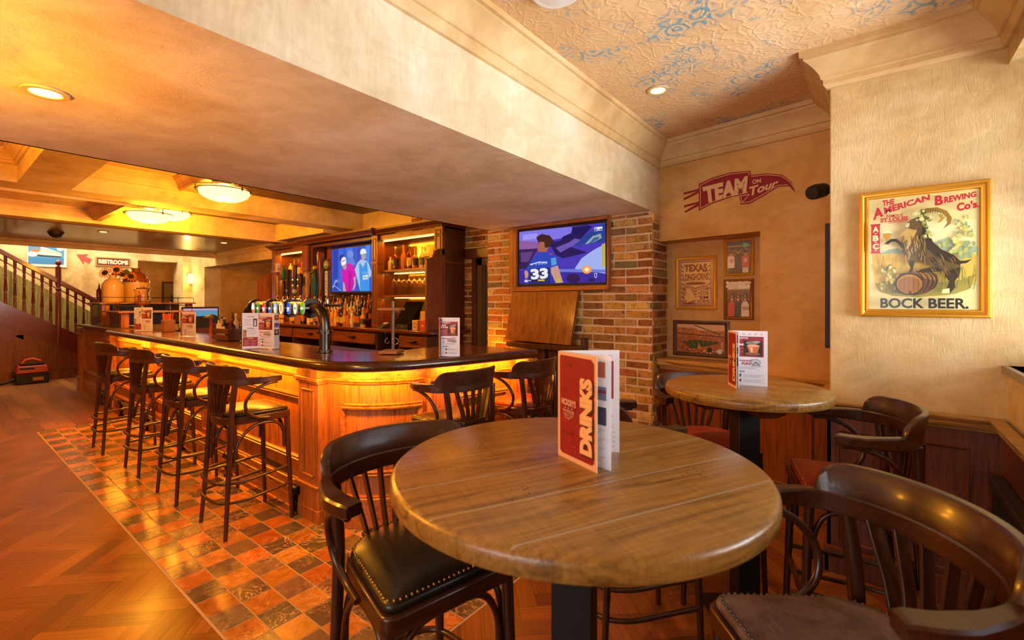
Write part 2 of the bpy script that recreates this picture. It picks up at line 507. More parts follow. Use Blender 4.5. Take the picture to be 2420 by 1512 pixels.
# ---- floor: herringbone oak planks, straight planks beyond, stone tiles round the bar
def plank_floor():
    m = M('#8a5426')
    uv = m.bm.loops.layers.uv.new('UV')
    pal = ['#83491a', '#774016', '#8b511f', '#733d16', '#925822', '#7d4618', '#854c1c']
    def plank(c, ax, L, w, ok):
        a = Vector((math.cos(ax), math.sin(ax), 0)); b = Vector((-a.y, a.x, 0))
        P = [c - a * L / 2 - b * w / 2, c + a * L / 2 - b * w / 2, c + a * L / 2 + b * w / 2, c - a * L / 2 + b * w / 2]
        for ax_, lo, sg in ((0, ok[0], 1), (0, ok[1], -1), (1, ok[2], 1), (1, ok[3], -1)):
            Q = []
            for i in range(len(P)):
                p, q = P[i], P[(i + 1) % len(P)]
                dp, dq = (p[ax_] - lo) * sg, (q[ax_] - lo) * sg
                if dp >= 0: Q.append(p)
                if dp * dq < 0: Q.append(p + (q - p) * (dp / (dp - dq)))
            P = Q
            if len(P) < 3: return
        m.c = lin(rnd.choice(pal))
        k = rnd.uniform(0.85, 1.15); m.c = tuple(x * k for x in m.c)
        fc = m.f(P)
        if fc:
            o = rnd.uniform(0, 50), rnd.uniform(0, 50)
            for l in fc.loops:
                dd = l.vert.co - c
                l[uv].uv = (dd.dot(a) + o[0], dd.dot(b) + o[1])
    def herring(x0, x1, y0, y1, w=0.095, n=4):
        L = w * n
        for i in range(-150, 150):
            for j in range(-60, 60):
                # classic herringbone cell, turned by 45 degrees
                u = i * w + j * L; v = i * w - j * L
                for (cu, cv, ax) in ((u + L / 2, v + w / 2, 0), (u + w / 2, v + w + L / 2, PI / 2)):
                    ca = 0.7071
                    c = Vector(((cu - cv) * ca, (cu + cv) * ca, 0)) + Vector((-4, 0, 0))
                    if x0 - 0.3 < c.x < x1 + 0.3 and y0 - 0.3 < c.y < y1 + 0.3:
                        plank(c, ax + PI / 4, L - 0.0012, w - 0.0012, (x0, x1, y0, y1))
    herring(-7.66, 0.52, -2.6, 0.832)
    herring(-1.522, 0.52, 0.832, 4.3)
    y = -2.6
    while y < 4.6:
        x = -13.7 - rnd.uniform(0, 1)
        while x < -7.66:
            L = rnd.uniform(0.9, 1.8)
            plank(Vector((x + L / 2, y + 0.07, 0)), 0, L - 0.002, 0.138, (-13.8, -7.66, -2.6, 4.6))
            x += L
        y += 0.14
    return st(m.ob('floor', MT['plank'], sharp=0))
plank_floor()
st(M().box(-13.8, 0.55, -2.65, 6.9, -0.06, -0.003).ob('floor', MT['iron'], sharp=0))
def tile_floor():
    m = M('#b5622c'); px, py = 0.1605, 0.1495
    pal = (['#b8722f', '#aa6628', '#c07e38', '#b46e30', '#a66026'], ['#6a5644', '#5e4d3e', '#746050', '#645448', '#58483a'])
    for j in range(21):
        for i in range(38):
            x0 = -1.53 - (i + 1) * px; y0 = 0.84 + j * py
            m.c = tuple(a * rnd.uniform(0.85, 1.15) for a in lin(rnd.choice(pal[(i + j) % 2])))
            g = 0.0035
            m.f([(x0 + g, y0 + g, 0.003), (x0 + px - g, y0 + g, 0.003), (x0 + px - g, y0 + py - g, 0.003), (x0 + g, y0 + py - g, 0.003)])
    st(m.ob('floor', MT['tile'], sharp=0))
    st(M().box(-7.64, -1.522, 0.832, 4.0, -0.002, 0.001).ob('floor', MT['grout'], sharp=0))
tile_floor()
# ---- alcove ceiling, beam, walls
st(M().box(-1.56, 0.6, -2.6, 4.4, CEIL, CEIL + 0.05).ob('ceiling', MT['ceil'], sharp=0))
st(M().box(-3.42, -1.543, -2.6, 4.5, BEAM, 3.1).ob('ceiling', MT['beam'], sharp=0))
CORN = [(0, 0), (0.016, 0.004), (0.03, 0.022), (0.03, 0.05), (0.042, 0.054), (0.042, 0.066), (0.05, 0.085), (0.072, 0.112), (0.098, 0.138), (0.118, 0.152), (0.118, 0.166), (0.135, 0.17), (0.135, 0.2), (0, 0.2)]
def backwall_y(x): return 4.11 + (x + 1.543) * (3.90 - 4.11) / 1.34
BL, BR = (-1.543, 4.11), (-0.205, 3.90)
st(M().sweep(CORN, [(-1.543, -2.6, 2.70), (-1.543, 4.11, 2.70), (-0.205, 3.90, 2.70), (-0.205, 3.17, 2.70), (0.492, 3.17, 2.70), (0.492, -2.6, 2.70)], 1).ob('trim_1', MT['cornice'], sharp=25))
# back wall of the alcove with its niche (built as pieces round the opening)
NX0, NX1, NZ0, NZ1 = -1.56, -0.70, 0.99, 2.045
def wallq(m, xa, xb, z0, z1):
    ya, yb = backwall_y(xa), backwall_y(xb)
    m.loft([[(xa, ya, z0), (xb, yb, z0), (xb, yb + 0.3, z0), (xa, ya + 0.3, z0)], [(xa, ya, z1), (xb, yb, z1), (xb, yb + 0.3, z1), (xa, ya + 0.3, z1)]])
m = M()
wallq(m, -1.543, -0.2, NZ1, 2.95); wallq(m, NX1, -0.2, 0, NZ1); wallq(m, -1.543, NX1, 0, NZ0)
m.box(-1.56, -0.2, 4.305, 4.5, 0, 2.95)
st(m.ob('wall_back', MT['goldplaster'], sharp=30))
st(M().box(-0.205, 0.8, 3.17, 4.5, 0, 2.95).ob('wall_right', MT['plaster'], sharp=30, bevel=0.006))
# side wall with the window opening above the sill
m = M()
m.box(0.492, 0.8, -2.6, 3.17, 0, 1.2); m.box(0.492, 0.8, -2.6, 3.17, 2.62, 2.95)
m.box(0.492, 0.8, -2.6, 0.9, 1.2, 2.62)
st(m.ob('wall_right', MT['plaster'], sharp=30))
t = M().box(0.47, 0.8, 0.9, 3.169, 1.165, 1.2).ob('window_1', plain('sill_paint', '#8f8270', 0.5), sharp=30); st(t)
fr = M()
for (a, b) in ((0.9, 0.96), (2.0, 2.06), (3.1, 3.16)): fr.box(0.7, 0.76, a, b, 1.2, 2.62)
for (a, b) in ((1.2, 1.26), (2.56, 2.62), (1.95, 1.99)): fr.box(0.7, 0.76, 0.9, 3.16, a, b)
st(fr.ob('window_frame', MT['white'], t))
st(M().box(0.728, 0.732, 0.92, 3.15, 1.22, 2.6).ob('window_pane', thin_glass('window_glass'), t))
# front wall behind the viewer
m = M()
m.box(-13.8, 0.8, -2.9, -2.6, 0, 0.9); m.box(-13.8, 0.8, -2.9, -2.6, 2.4, 3.1); m.box(-13.8, -1.8, -2.9, -2.6, 0.9, 2.4); m.box(0.4, 0.8, -2.9, -2.6, 0.9, 2.4)
st(m.ob('wall_front', MT['plaster']))
# ---- brick pier: every brick modelled
BP = ['#b57f36', '#bd8a42', '#a0682e', '#7c4a20', '#bc9450', '#a8742e', '#c8a25c', '#8c5624', '#94682c', '#a88c54', '#806c4a', '#b8853e']
def bricks(m, x0, x1, z0, z1, y, axis='y', pitch=0.0752, L=0.222, dep=0.03, skip=None, start=0):
    z = z0; row = start
    while z < z1 - 0.02:
        h = min(pitch, z1 - z)
        x = x0 - (0.5 * L if row % 2 else 0.0)
        while x < x1 - 0.004:
            step = L * (0.5 if rnd.random() < 0.16 else 1)
            a, b = max(x, x0), min(x + step, x1)
            x += step
            if b - a < 0.03: continue
            a += 0.008; b -= 0.008
            if skip and skip((a + b) / 2, z + h / 2): continue
            m.c = tuple(k * rnd.uniform(0.8, 1.2) for k in lin(rnd.choice(BP)))
            j = lambda s=0.004: rnd.uniform(-s, s)
            o = rnd.uniform(-0.004, 0.004)
            q = [(a + j(), z + 0.0095 + j()), ((a + b) / 2, z + 0.0095 + j(0.003)), (b + j(), z + 0.0095 + j()), (b + j(), z + h - 0.0095 + j()), ((a + b) / 2, z + h - 0.0095 + j(0.003)), (a + j(), z + h - 0.0095 + j())]
            ins = [((p[0] - (a + b) / 2) * 0.965 + (a + b) / 2, (p[1] - z - h / 2) * 0.88 + z + h / 2) for p in q]
            if axis == 'y': m.loft([[(p[0], y + dep, p[1]) for p in q], [(p[0], y + 0.004 + o, p[1]) for p in q], [(p[0], y - 0.002 + o, p[1]) for p in ins]])
            else: m.loft([[(y - dep, p[0], p[1]) for p in q], [(y - 0.004 + o, p[0], p[1]) for p in q], [(y + 0.002 + o, p[0], p[1]) for p in ins]])
        z += pitch; row += 1
PX0, PX1, PY = -3.455, -1.535, 3.95
m = M('#a85c2a')
bricks(m, PX0, PX1, 0.0, BEAM, PY)
bricks(m, PY + 0.002, 4.31, 0.0, 2.06, PX1, 'x', L=0.215, start=1)
bricks(m, PY + 0.002, 4.11, 2.06, BEAM, PX1, 'x', L=0.215, start=0)
pier = st(m.ob('wall_pier', MT['brick'], sharp=40))
st(M().box(PX0 + 0.006, PX1 - 0.007, PY + 0.007, 4.5, 0, BEAM).ob('wall_pier', MT['mortar']))
# ---- dado, wainscot
RAIL = [(0, 0), (0.012, 0), (0.016, 0.012), (0.03, 0.018), (0.034, 0.03), (0.028, 0.036), (0.044, 0.05), (0.052, 0.062), (0.052, 0.072), (0, 0.072)]
W1 = 0.876
st(M().sweep(RAIL, [(-0.78, backwall_y(-0.78) - .012, W1), (-0.217, 3.9 - .012, W1), (-0.217, 3.158, W1), (0.47, 3.158, W1), (0.47, -2.5, W1)], 1).ob('trim_2', MT['rail'], sharp=25))
st(M().sweep(RAIL, [(-1.53, 4.099, W1 + 0.04), (-0.78, 3.98, W1 + 0.04)], 1).box(-1.533, -0.73, 4.04, 4.31, 0.95, 0.997).ob('trim_3', MT['rail'], sharp=25))
m = M()
m.loft([[(-1.53, 4.095, 0), (-0.217, 3.888, 0), (-0.217, 3.93, 0), (-1.53, 4.14, 0)], [(-1.53, 4.095, W1 + .03), (-0.217, 3.888, W1 + .03), (-0.217, 3.93, W1 + .03), (-1.53, 4.14, W1 + .03)]])
m.box(-0.217, -0.2, 3.158, 3.9, 0, W1 + .01); m.box(-0.217, 0.5, 3.158, 3.175, 0, W1 + .01); m.box(0.47, 0.495, -2.5, 3.17, 0, W1 + .01)
st(m.ob('trim_4', MT['redz'], sharp=30))
m = M()
def framed(m, x0, x1, z0, z1, y, w=0.012, d=0.012):
    """thin raised moulding round a panel on a wall facing -y"""
    m.sweep([(0, 0), (d, 0.004), (d * 0.5, w), (0, w)], [(x0, y, z0), (x1, y, z0)], 1)
    m.sweep([(0, 0), (d * 0.5, 0), (d, w - 0.004), (0, w)], [(x0, y, z1 - w), (x1, y, z1 - w)], 1)
    for x in (x0, x1 - w): m.prism([(x, y), (x + w * .3, y - d), (x + w * .7, y - d), (x + w, y)], z0, z1)
framed(m, -0.17, 0.36, 0.17, 0.79, 3.158)
m.box(-0.227, 0.47, 3.135, 3.16, 0, 0.10); m.box(-0.231, 0.47, 3.12, 3.16, 0.1, 0.14)
m.box(-0.236, -0.21, 3.135, 3.9, 0, 0.12)
for a, b in ((-1.44, -1.0), (-0.92, -0.36)):
    ya, yb = backwall_y(a) - 0.018, backwall_y(b) - 0.018
    for z in (0.16, 0.78): m.tube([(a, ya, z), (b, yb, z)], 0.009, 6)
    for x, y in ((a, ya), (b, yb)): m.tube([(x, y, 0.16), (x, y, 0.78)], 0.009, 6)
m.loft([[(-1.53, 4.075, 0), (-0.217, 3.865, 0), (-0.217, 3.9, 0), (-1.53, 4.1, 0)], [(-1.53, 4.075, .13), (-0.217, 3.865, .13), (-0.217, 3.9, .13), (-1.53, 4.1, .13)]])
st(m.ob('trim_5', MT['redz'], sharp=30))
# ---- bar room: coffered ceiling
m = M()
m.box(-3.42, -3.40, -2.6, 4.5, BEAM, 3.1)
def slab(x0, x1, y0, y1, z): m.box(x0, x1, y0, y1, z, 3.12)
slab(-6.65, -3.41, 0.59, 0.98, SOF); slab(-7.05, -6.65, -2.6, 4.5, SOF); slab(-6.65, -3.41, -2.6, -1.6, SOF)
slab(-6.66, -3.41, 1.95, 2.28, 2.86); slab(-8.62, -7.04, 1.5, 1.57, 2.64); slab(-8.62, -7.04, -2.6, -1.2, SOF)
slab(-8.95, -8.6, -2.6, 4.2, 2.6); slab(-8.95, -7.0, 4.0, 4.5, 2.62)
st(m.ob('ceiling', MT['plaster'], sharp=30))
st(M().box(-8.62, -7.0, -2.6, 1.56, 2.79, 3.02).ob('ceiling', MT['ceil'], sharp=0))
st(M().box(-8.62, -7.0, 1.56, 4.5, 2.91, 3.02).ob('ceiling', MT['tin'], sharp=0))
st(M().box(-7.0, -3.41, -2.6, 2.0, 2.985, 3.02).ob('ceiling', MT['ceil'], sharp=0))
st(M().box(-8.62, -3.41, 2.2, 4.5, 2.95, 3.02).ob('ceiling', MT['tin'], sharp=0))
st(M().box(-11.75, -8.9, -2.6, 4.5, 2.60, 2.64).ob('ceiling', MT['board'], sharp=0))
SC = [(a * 0.75, b * 0.7) for a, b in CORN]
m = M()
zc = 2.985 - 0.14
m.sweep(SC, [(-6.65, 0.98, zc), (-6.65, 1.95, zc), (-3.42, 1.95, zc), (-3.42, 0.98, zc)], 1, True)
m.sweep(SC, [(-6.65, -1.6, zc), (-6.65, 0.59, zc), (-3.42, 0.59, zc), (-3.42, -1.6, zc)], 1, True)
m.sweep(SC, [(-8.62, -1.2, 2.65), (-8.62, 1.5, 2.65), (-7.05, 1.5, 2.65), (-7.05, -1.2, 2.65)], 1, True)
m.sweep([(a * .8, b * .55) for a, b in CORN], [(-11.75, -2.6, 2.495), (-11.75, 4.15, 2.495), (-8.95, 4.15, 2.495)], 1)
m.box(-11.86, -11.74, -2.6, 4.2, 2.5, 3.1)
st(m.ob('trim_6', MT['cornice'], sharp=25))
# ---- bar room: walls
m = M()
m.box(-14.0, -13.7, -2.6, 3.17, 0, 4.4); m.box(-14.0, -13.7, 3.17, 3.96, 2.49, 4.4); m.box(-14.0, -13.7, 3.96, 4.4, 0, 4.4)
m.box(-13.7, -13.35, 3.97, 4.4, 0, 2.6)
st(m.ob('wall_left', MT['plaster'], sharp=30))
st(M().box(-16.5, -16.4, 2.0, 5.5, 0, 2.7).box(-16.5, -13.9, 5.0, 5.1, 0, 2.7).box(-16.5, -13.9, 2.6, 2.7, 0, 2.7).box(-16.5, -13.9, 2.6, 5.1, 2.7, 2.75).box(-16.5, -13.7, 2.6, 5.1, -0.06, 0).ob('wall_left', MT['goldplaster']))
m = M()
m.box(-13.7, -12.5, 4.15, 4.5, 0, 4.4); m.box(-12.5, -9.0, 4.15, 4.5, 2.33, 3.1)
st(M().box(-9.03, -9.0, 4.15, 4.5, 0, 3.1).ob('wall_back', MT['plaster']))
st(M().box(-9.0, -5.42, 4.5, 4.7, 0, 3.1).ob('wall_back', MT['plaster']))
st(m.ob('wall_back', MT['plaster'], sharp=30))
# the room beyond the wide opening, with a brick arch
m = M()
m.box(-13.0, -8.9, 6.6, 6.8, 0, 2.9); m.box(-13.0, -12.5, 4.5, 6.6, 0, 2.9); m.box(-9.0, -8.9, 4.7, 6.6, 0, 2.9); m.box(-13.0, -8.9, 4.5, 6.6, 2.8, 2.9)
st(m.ob('wall_back', MT['goldplaster']))
m = M('#6a3a20')
for k in range(15):
    a0, a1 = PI * k / 15 + 0.01, PI * (k + 1) / 15 - 0.01
    m.c = tuple(x * rnd.uniform(0.5, 0.8) for x in lin(rnd.choice(BP)))
    q = [(-11.6 + 1.0 * math.cos(a0), 1.2 + 1.0 * math.sin(a0)), (-11.6 + 1.26 * math.cos(a0), 1.2 + 1.26 * math.sin(a0)), (-11.6 + 1.26 * math.cos(a1), 1.2 + 1.26 * math.sin(a1)), (-11.6 + 1.0 * math.cos(a1), 1.2 + 1.0 * math.sin(a1))]
    m.prism(q, 6.54, 6.6, 'y')
st(m.ob('trim_7', MT['brick']))
m = M()
m.prism([(-11.6 + 1.0 * math.cos(PI * k / 16), 1.2 + 1.0 * math.sin(PI * k / 16)) for k in range(17)] + [(-12.6, 0), (-10.6, 0)], 6.57, 6.6, 'y')
w2 = st(m.ob('window_2', plain('dark_glass', '#140c06', 0.2)))
m = M()
for x in (-12.1, -11.6, -11.1): m.box(x - .02, x + .02, 6.55, 6.57, 0.2, 2.15)
m.box(-12.6, -10.6, 6.55, 6.57, 1.19, 1.23)
st(m.ob('window_frame', MT['dark'], w2))
# brick wall behind the back bar and beside the pier
m = M('#7a3a20')
bricks(m, -5.42, PX0, 2.07, 3.0, 4.5, skip=None)
bricks(m, -4.4, -4.14, 0.0, 2.07, 4.5)
for v in range(0): pass
st(m.ob('wall_brick', MT['brick'], sharp=40))
m = M(); m.box(-5.42, -4.13, 4.512, 4.7, 0, 3.1); m.box(-4.13, -3.4, 4.512, 4.7, 2.07, 3.1)
st(m.ob('wall_brick', MT['mortar']))
# door beside the pier
d = M().box(-4.02, -3.44, 4.56, 4.6, 0.0, 1.98).ob('door_1', plain('door_paint', '#6a5a3c', 0.5)); st(d)
m = M(); m.box(-4.13, -4.02, 4.49, 4.6, 0, 2.07); m.box(-4.13, -3.44, 4.49, 4.6, 1.98, 2.07); m.box(-4.05, -4.0, 4.52, 4.6, 0, 2.02)
st(m.ob('door_frame', plain('door_frame_paint', '#5e5038', 0.5), d))
m = M()
m.box(-3.88, -3.5, 4.55, 4.56, 0.25, 0.95); m.box(-3.88, -3.5, 4.55, 4.56, 1.1, 1.85)
st(m.ob('door_panel', plain('door_panel_paint', '#6e5e40', 0.5), d, bevel=0.004))
st(M().box(-3.86, -3.66, 4.52, 4.56, 1.84, 1.93).ob('door_closer', MT['black'], d))
st(M().box(-4.3, -3.44, 4.46, 4.52, 2.07, 2.2).ob('trim_8', MT['dark'], bevel=0.008))
st(M().box(-4.16, -4.1, 4.45, 4.51, 0, 2.07).ob('trim_9', MT['dark'], bevel=0.006))
# ================================================================== THE BAR
BASE = [(-10.7, 1.72), (-2.97, 1.72)] + bez((-2.97, 1.72), (-2.68, 1.735), (-2.5, 1.93), (-2.44, 2.2), 10)[1:] + [(-2.26, 3.03)]
bar = T('bar_counter', 'long panelled oak bar front with a rounded corner, glowing orange under its counter', 'bar', (-5, 2.0, 0))
# carcass: panelled skin following the outline, with a back
m = M()
inner = [(x, y + 0.035) for x, y in BASE[:2]] + [(x - 0.03, y + 0.02) for x, y in BASE[2:-1]] + [(-2.295, 3.03)]
m.loft([[(x, y, z) for x, y in BASE] + [(x, y, z) for x, y in reversed(inner)] for z in (0, 1.055)])
m.ob('panelling', MT['oak'], bar, sharp=30)
PL = [(0, 0), (0.03, 0), (0.03, 0.2), (0.022, 0.205), (0.022, 0.215), (0, 0.222)]
M().sweep(PL, [(x, y, 0) for x, y in BASE], 1).ob('plinth', MT['oakx'], bar, sharp=25)
FZ = [(0, 0), (0.012, 0), (0.018, 0.012), (0.03, 0.02), (0.03, 0.032), (0.012, 0.036), (0.012, 0.09), (0, 0.09)]
M().sweep(FZ, [(x, y, 0.955) for x, y in BASE], 1).ob('frieze', MT['oakx'], bar, sharp=25)
def pilaster(c, t, w=0.27):
    """flat post on the bar front: c on the face, t along it"""
    t = Vector((t[0], t[1], 0)).normalized(); n = Vector((t.y, -t.x, 0))
    mt = Matrix(((t.x, n.x, 0, c[0]), (t.y, n.y, 0, c[1]), (0, 0, 1, 0), (0, 0, 0, 1)))
    m = M()
    m.box(-w / 2, w / 2, -0.005, 0.06, 0, 0.945, mt); m.box(-w / 2 - 0.012, w / 2 + 0.012, -0.005, 0.075, 0, 0.09, mt)
    m.box(-w / 2 - 0.004, w / 2 + 0.004, -0.005, 0.069, 0.09, 0.235, mt); m.box(-w / 2 - 0.014, w / 2 + 0.014, -0.005, 0.079, 0.235, 0.25, mt)
    m.box(-w / 2 - 0.012, w / 2 + 0.012, -0.005, 0.075, 0.945, 0.96, mt); m.box(-w / 2 - 0.02, w / 2 + 0.02, -0.005, 0.085, 0.96, 0.985, mt); m.box(-w / 2, w / 2, -0.005, 0.07, 0.985, 1.05, mt)
    for a, b in ((-w / 2 + 0.05, -w / 2 + 0.062), (w / 2 - 0.062, w / 2 - 0.05)): m.box(a, b, 0.058, 0.068, 0.3, 0.9, mt)
    for a, b in ((0.3, 0.312), (0.888, 0.9)): m.box(-w / 2 + 0.05, w / 2 - 0.05, 0.058, 0.068, a, b, mt)
    m.ob('pilaster', MT['oak'], bar, sharp=30, bevel=0.003)
PILX = [-3.1, -4.95, -6.8, -8.65, -10.57]
for x in PILX: pilaster((x, 1.72), (1, 0))
pilaster((-2.43, 2.26), (0.2, 0.98), 0.2); pilaster((-2.272, 2.96), (0.2, 0.98), 0.13)
PM = [(0, 0), (0.026, 0.0), (0.03, 0.01), (0.02, 0.016), (0.026, 0.028), (0.01, 0.036), (0, 0.036)]
def panel_frame(P0, P1, z0, z1):
    """raised moulding frame between two points of the face"""
    a = Vector((*P0, 0)); b = Vector((*P1, 0)); t = (b - a).normalized(); L = (b - a).length
    n = Vector((t.y, -t.x, 0))
    mt = Matrix(((t.x, n.x, 0, a.x), (t.y, n.y, 0, a.y), (0, 0, 1, 0), (0, 0, 0, 1)))
    m = M()
    rings = []
    for (x, z) in ((0, z0), (L, z0), (L, z1), (0, z1), (0, z0)):
        cx, cz = L / 2, (z0 + z1) / 2
        rings.append([mt @ Vector((x + (h if x < cx else -h), d, z + (h if z < cz else -h))) for d, h in PM])
    m.loft(rings, True, False)
    m.ob('panel_moulding', MT['oakx'], bar, sharp=25)
for a, b in zip(PILX[1:], PILX): panel_frame((a + 0.145, 1.72), (b - 0.145, 1.72), 0.345, 0.83)
panel_frame((-2.39, 2.41), (-2.295, 2.87), 0.345, 0.83)
cv = BASE[3:11]
m = M()
def curved_strip(m, pts, prof, z):
    m.sweep([(o, h) for o, h in prof], [(x, y, z) for x, y in pts], 1)
curved_strip(m, cv, [(0, 0), (0.026, 0), (0.03, 0.012), (0.018, 0.018), (0.024, 0.03), (0, 0.036)], 0.79)
curved_strip(m, cv, [(0, 0), (0.02, 0), (0.026, 0.012), (0.014, 0.02), (0.024, 0.03), (0, 0.036)], 0.345)
for p in (cv[0], cv[-1]): m.lathe([(0.022, 0.345), (0.022, 0.826)], (p[0], p[1], 0), 8)
m.ob('panel_moulding', MT['oakx'], bar, sharp=25)
M().box(-10.735, -10.7, 1.66, 2.4, 0, 1.06).ob('end_panel', MT['dark'], bar)
m = M(); m.box(-10.7, -3.6, 2.0, 2.04, 0, 1.055); m.box(-3.0, -2.96, 2.3, 3.03, 0, 1.055); m.box(-2.97, -2.27, 3.0, 3.03, 0, 1.05)
m.ob('inner_side', MT['dark'], bar)
m = M(); m.box(-10.2, -8.3, 1.655, 1.685, 1.055, 1.12); m.box(-10.75, -8.18, 1.64, 2.06, 1.09, 1.125)
m.ob('end_shelf', MT['darkx'], bar, bevel=0.004)
# ---- worktop with a rounded front edge
EDGE = [(-8.25, 1.552), (-3.45, 1.552)] + [tuple(p[:2]) for p in smooth([(-3.45, 1.552, 0), (-3.035, 1.546, 0), (-2.8, 1.567, 0), (-2.65, 1.622, 0), (-2.525, 1.7, 0), (-2.445, 1.79, 0), (-2.385, 1.9, 0), (-2.336, 2.035, 0), (-2.255, 2.343, 0)], 5)][1:] + [(-2.11, 3.03)]
INN = [(-2.97, 3.03), (-2.97, 2.45)] + bez((-2.97, 2.45), (-2.97, 2.2), (-3.1, 2.06), (-3.35, 2.055), 6)[1:] + [(-8.25, 2.055)]
wt = T('bar_worktop', 'dark polished bar worktop with a thick rounded edge', 'counter', (-5, 1.8, 1.06))
def inset(P, d):
    o = []
    for i, p in enumerate(P):
        a = Vector(P[max(i - 1, 0)]); b = Vector(P[min(i + 1, len(P) - 1)])
        t = (b - a).normalized(); o.append((p[0] - t.y * d, p[1] + t.x * d))
    return o
m = M()
e2 = inset(EDGE, 0.055)
m.loft([[(x, y, z) for x, y in e2 + INN] for z in (1.075, 1.118)])
m.ob('board', MT['top'], wt, sharp=30)
BN = [(-0.062, 0.0), (-0.012, 0.0), (-0.002, 0.01), (0.0, 0.028), (-0.004, 0.045), (-0.014, 0.056), (-0.028, 0.0605), (-0.05, 0.0605), (-0.058, 0.0625), (-0.062, 0.058)]
M().sweep(BN, [(x, y, 1.06) for x, y in EDGE], 1).ob('rounded_edge', MT['topy'], wt, sharp=50)
# warm strip under the overhang: the visible tape and its lamps round the corner
def led_tape(pts, name='led_tape', r=0.005, parent=None):
    return M().tube(pts, r, 4).ob(name, MT['led'], parent)
ls = T('counter_light_strip', 'warm light strip hidden under the overhang of the bar worktop', 'light strip', (-5, 1.6, 1.05))
led_tape([(x, y, 1.0555) for x, y in inset(EDGE, 0.1)], parent=ls)
for (x, y, dx, dy, L, pw) in ((-2.715, 1.62, 0.5, -0.86, 0.42, 8.5), (-2.425, 1.855, 0.86, -0.5, 0.4, 8.5), (-2.225, 2.58, 0.97, -0.22, 0.8, 15)):
    lo = area('counter_strip', (x, y, 1.05), L, pw, WARM, (0, 0, -1), sy=0.02)
    Z_ = Vector((0.7 * dx, 0.7 * dy, 1)).normalized(); X_ = Vector((-dy, dx, 0)).normalized()
    lo.rotation_euler = Matrix((X_, Z_.cross(X_), Z_)).transposed().to_euler()
# ---- brass foot rail on cast iron brackets
fr = T('foot_rail', 'brass foot rail on black cast iron brackets along the base of the bar', 'foot rail', (-5, 1.52, 0))
M().tube([(-9.0, 1.64, 0.175), (-3.2, 1.64, 0.175)], 0.02, 10).ob('rail', MT['brass'], fr)
def foot_bracket(x):
    m = M()
    m.lathe([(0.03, 0), (0.036, 0.008), (0.02, 0.02), (0.014, 0.035), (0.02, 0.05), (0.026, 0.06), (0.026, 0.085), (0.016, 0.1), (0.022, 0.118), (0.014, 0.135), (0.012, 0.15), (0.012, 0.17)], (x, 1.64, 0.003), 12)
    m.tube([(x - 0.036, 1.64, 0.175), (x - 0.03, 1.64, 0.175), (x - 0.022, 1.64, 0.175), (x + 0.022, 1.64, 0.175), (x + 0.03, 1.64, 0.175), (x + 0.042, 1.64, 0.175), (x + 0.048, 1.64, 0.175)], [0.024, 0.033, 0.029, 0.029, 0.034, 0.034, 0.02], 12)
    m.tube([(x, 1.64, 0.075), (x, 1.665, 0.085), (x, 1.685, 0.09), (x, 1.692, 0.09), (x, 1.70, 0.09)], [0.014, 0.016, 0.024, 0.042, 0.046], 12)
    m.ob('bracket', MT['iron'], fr, sharp=50)
for x in (-3.24, -4.4, -5.55, -6.7, -7.85, -9.0): foot_bracket(x)
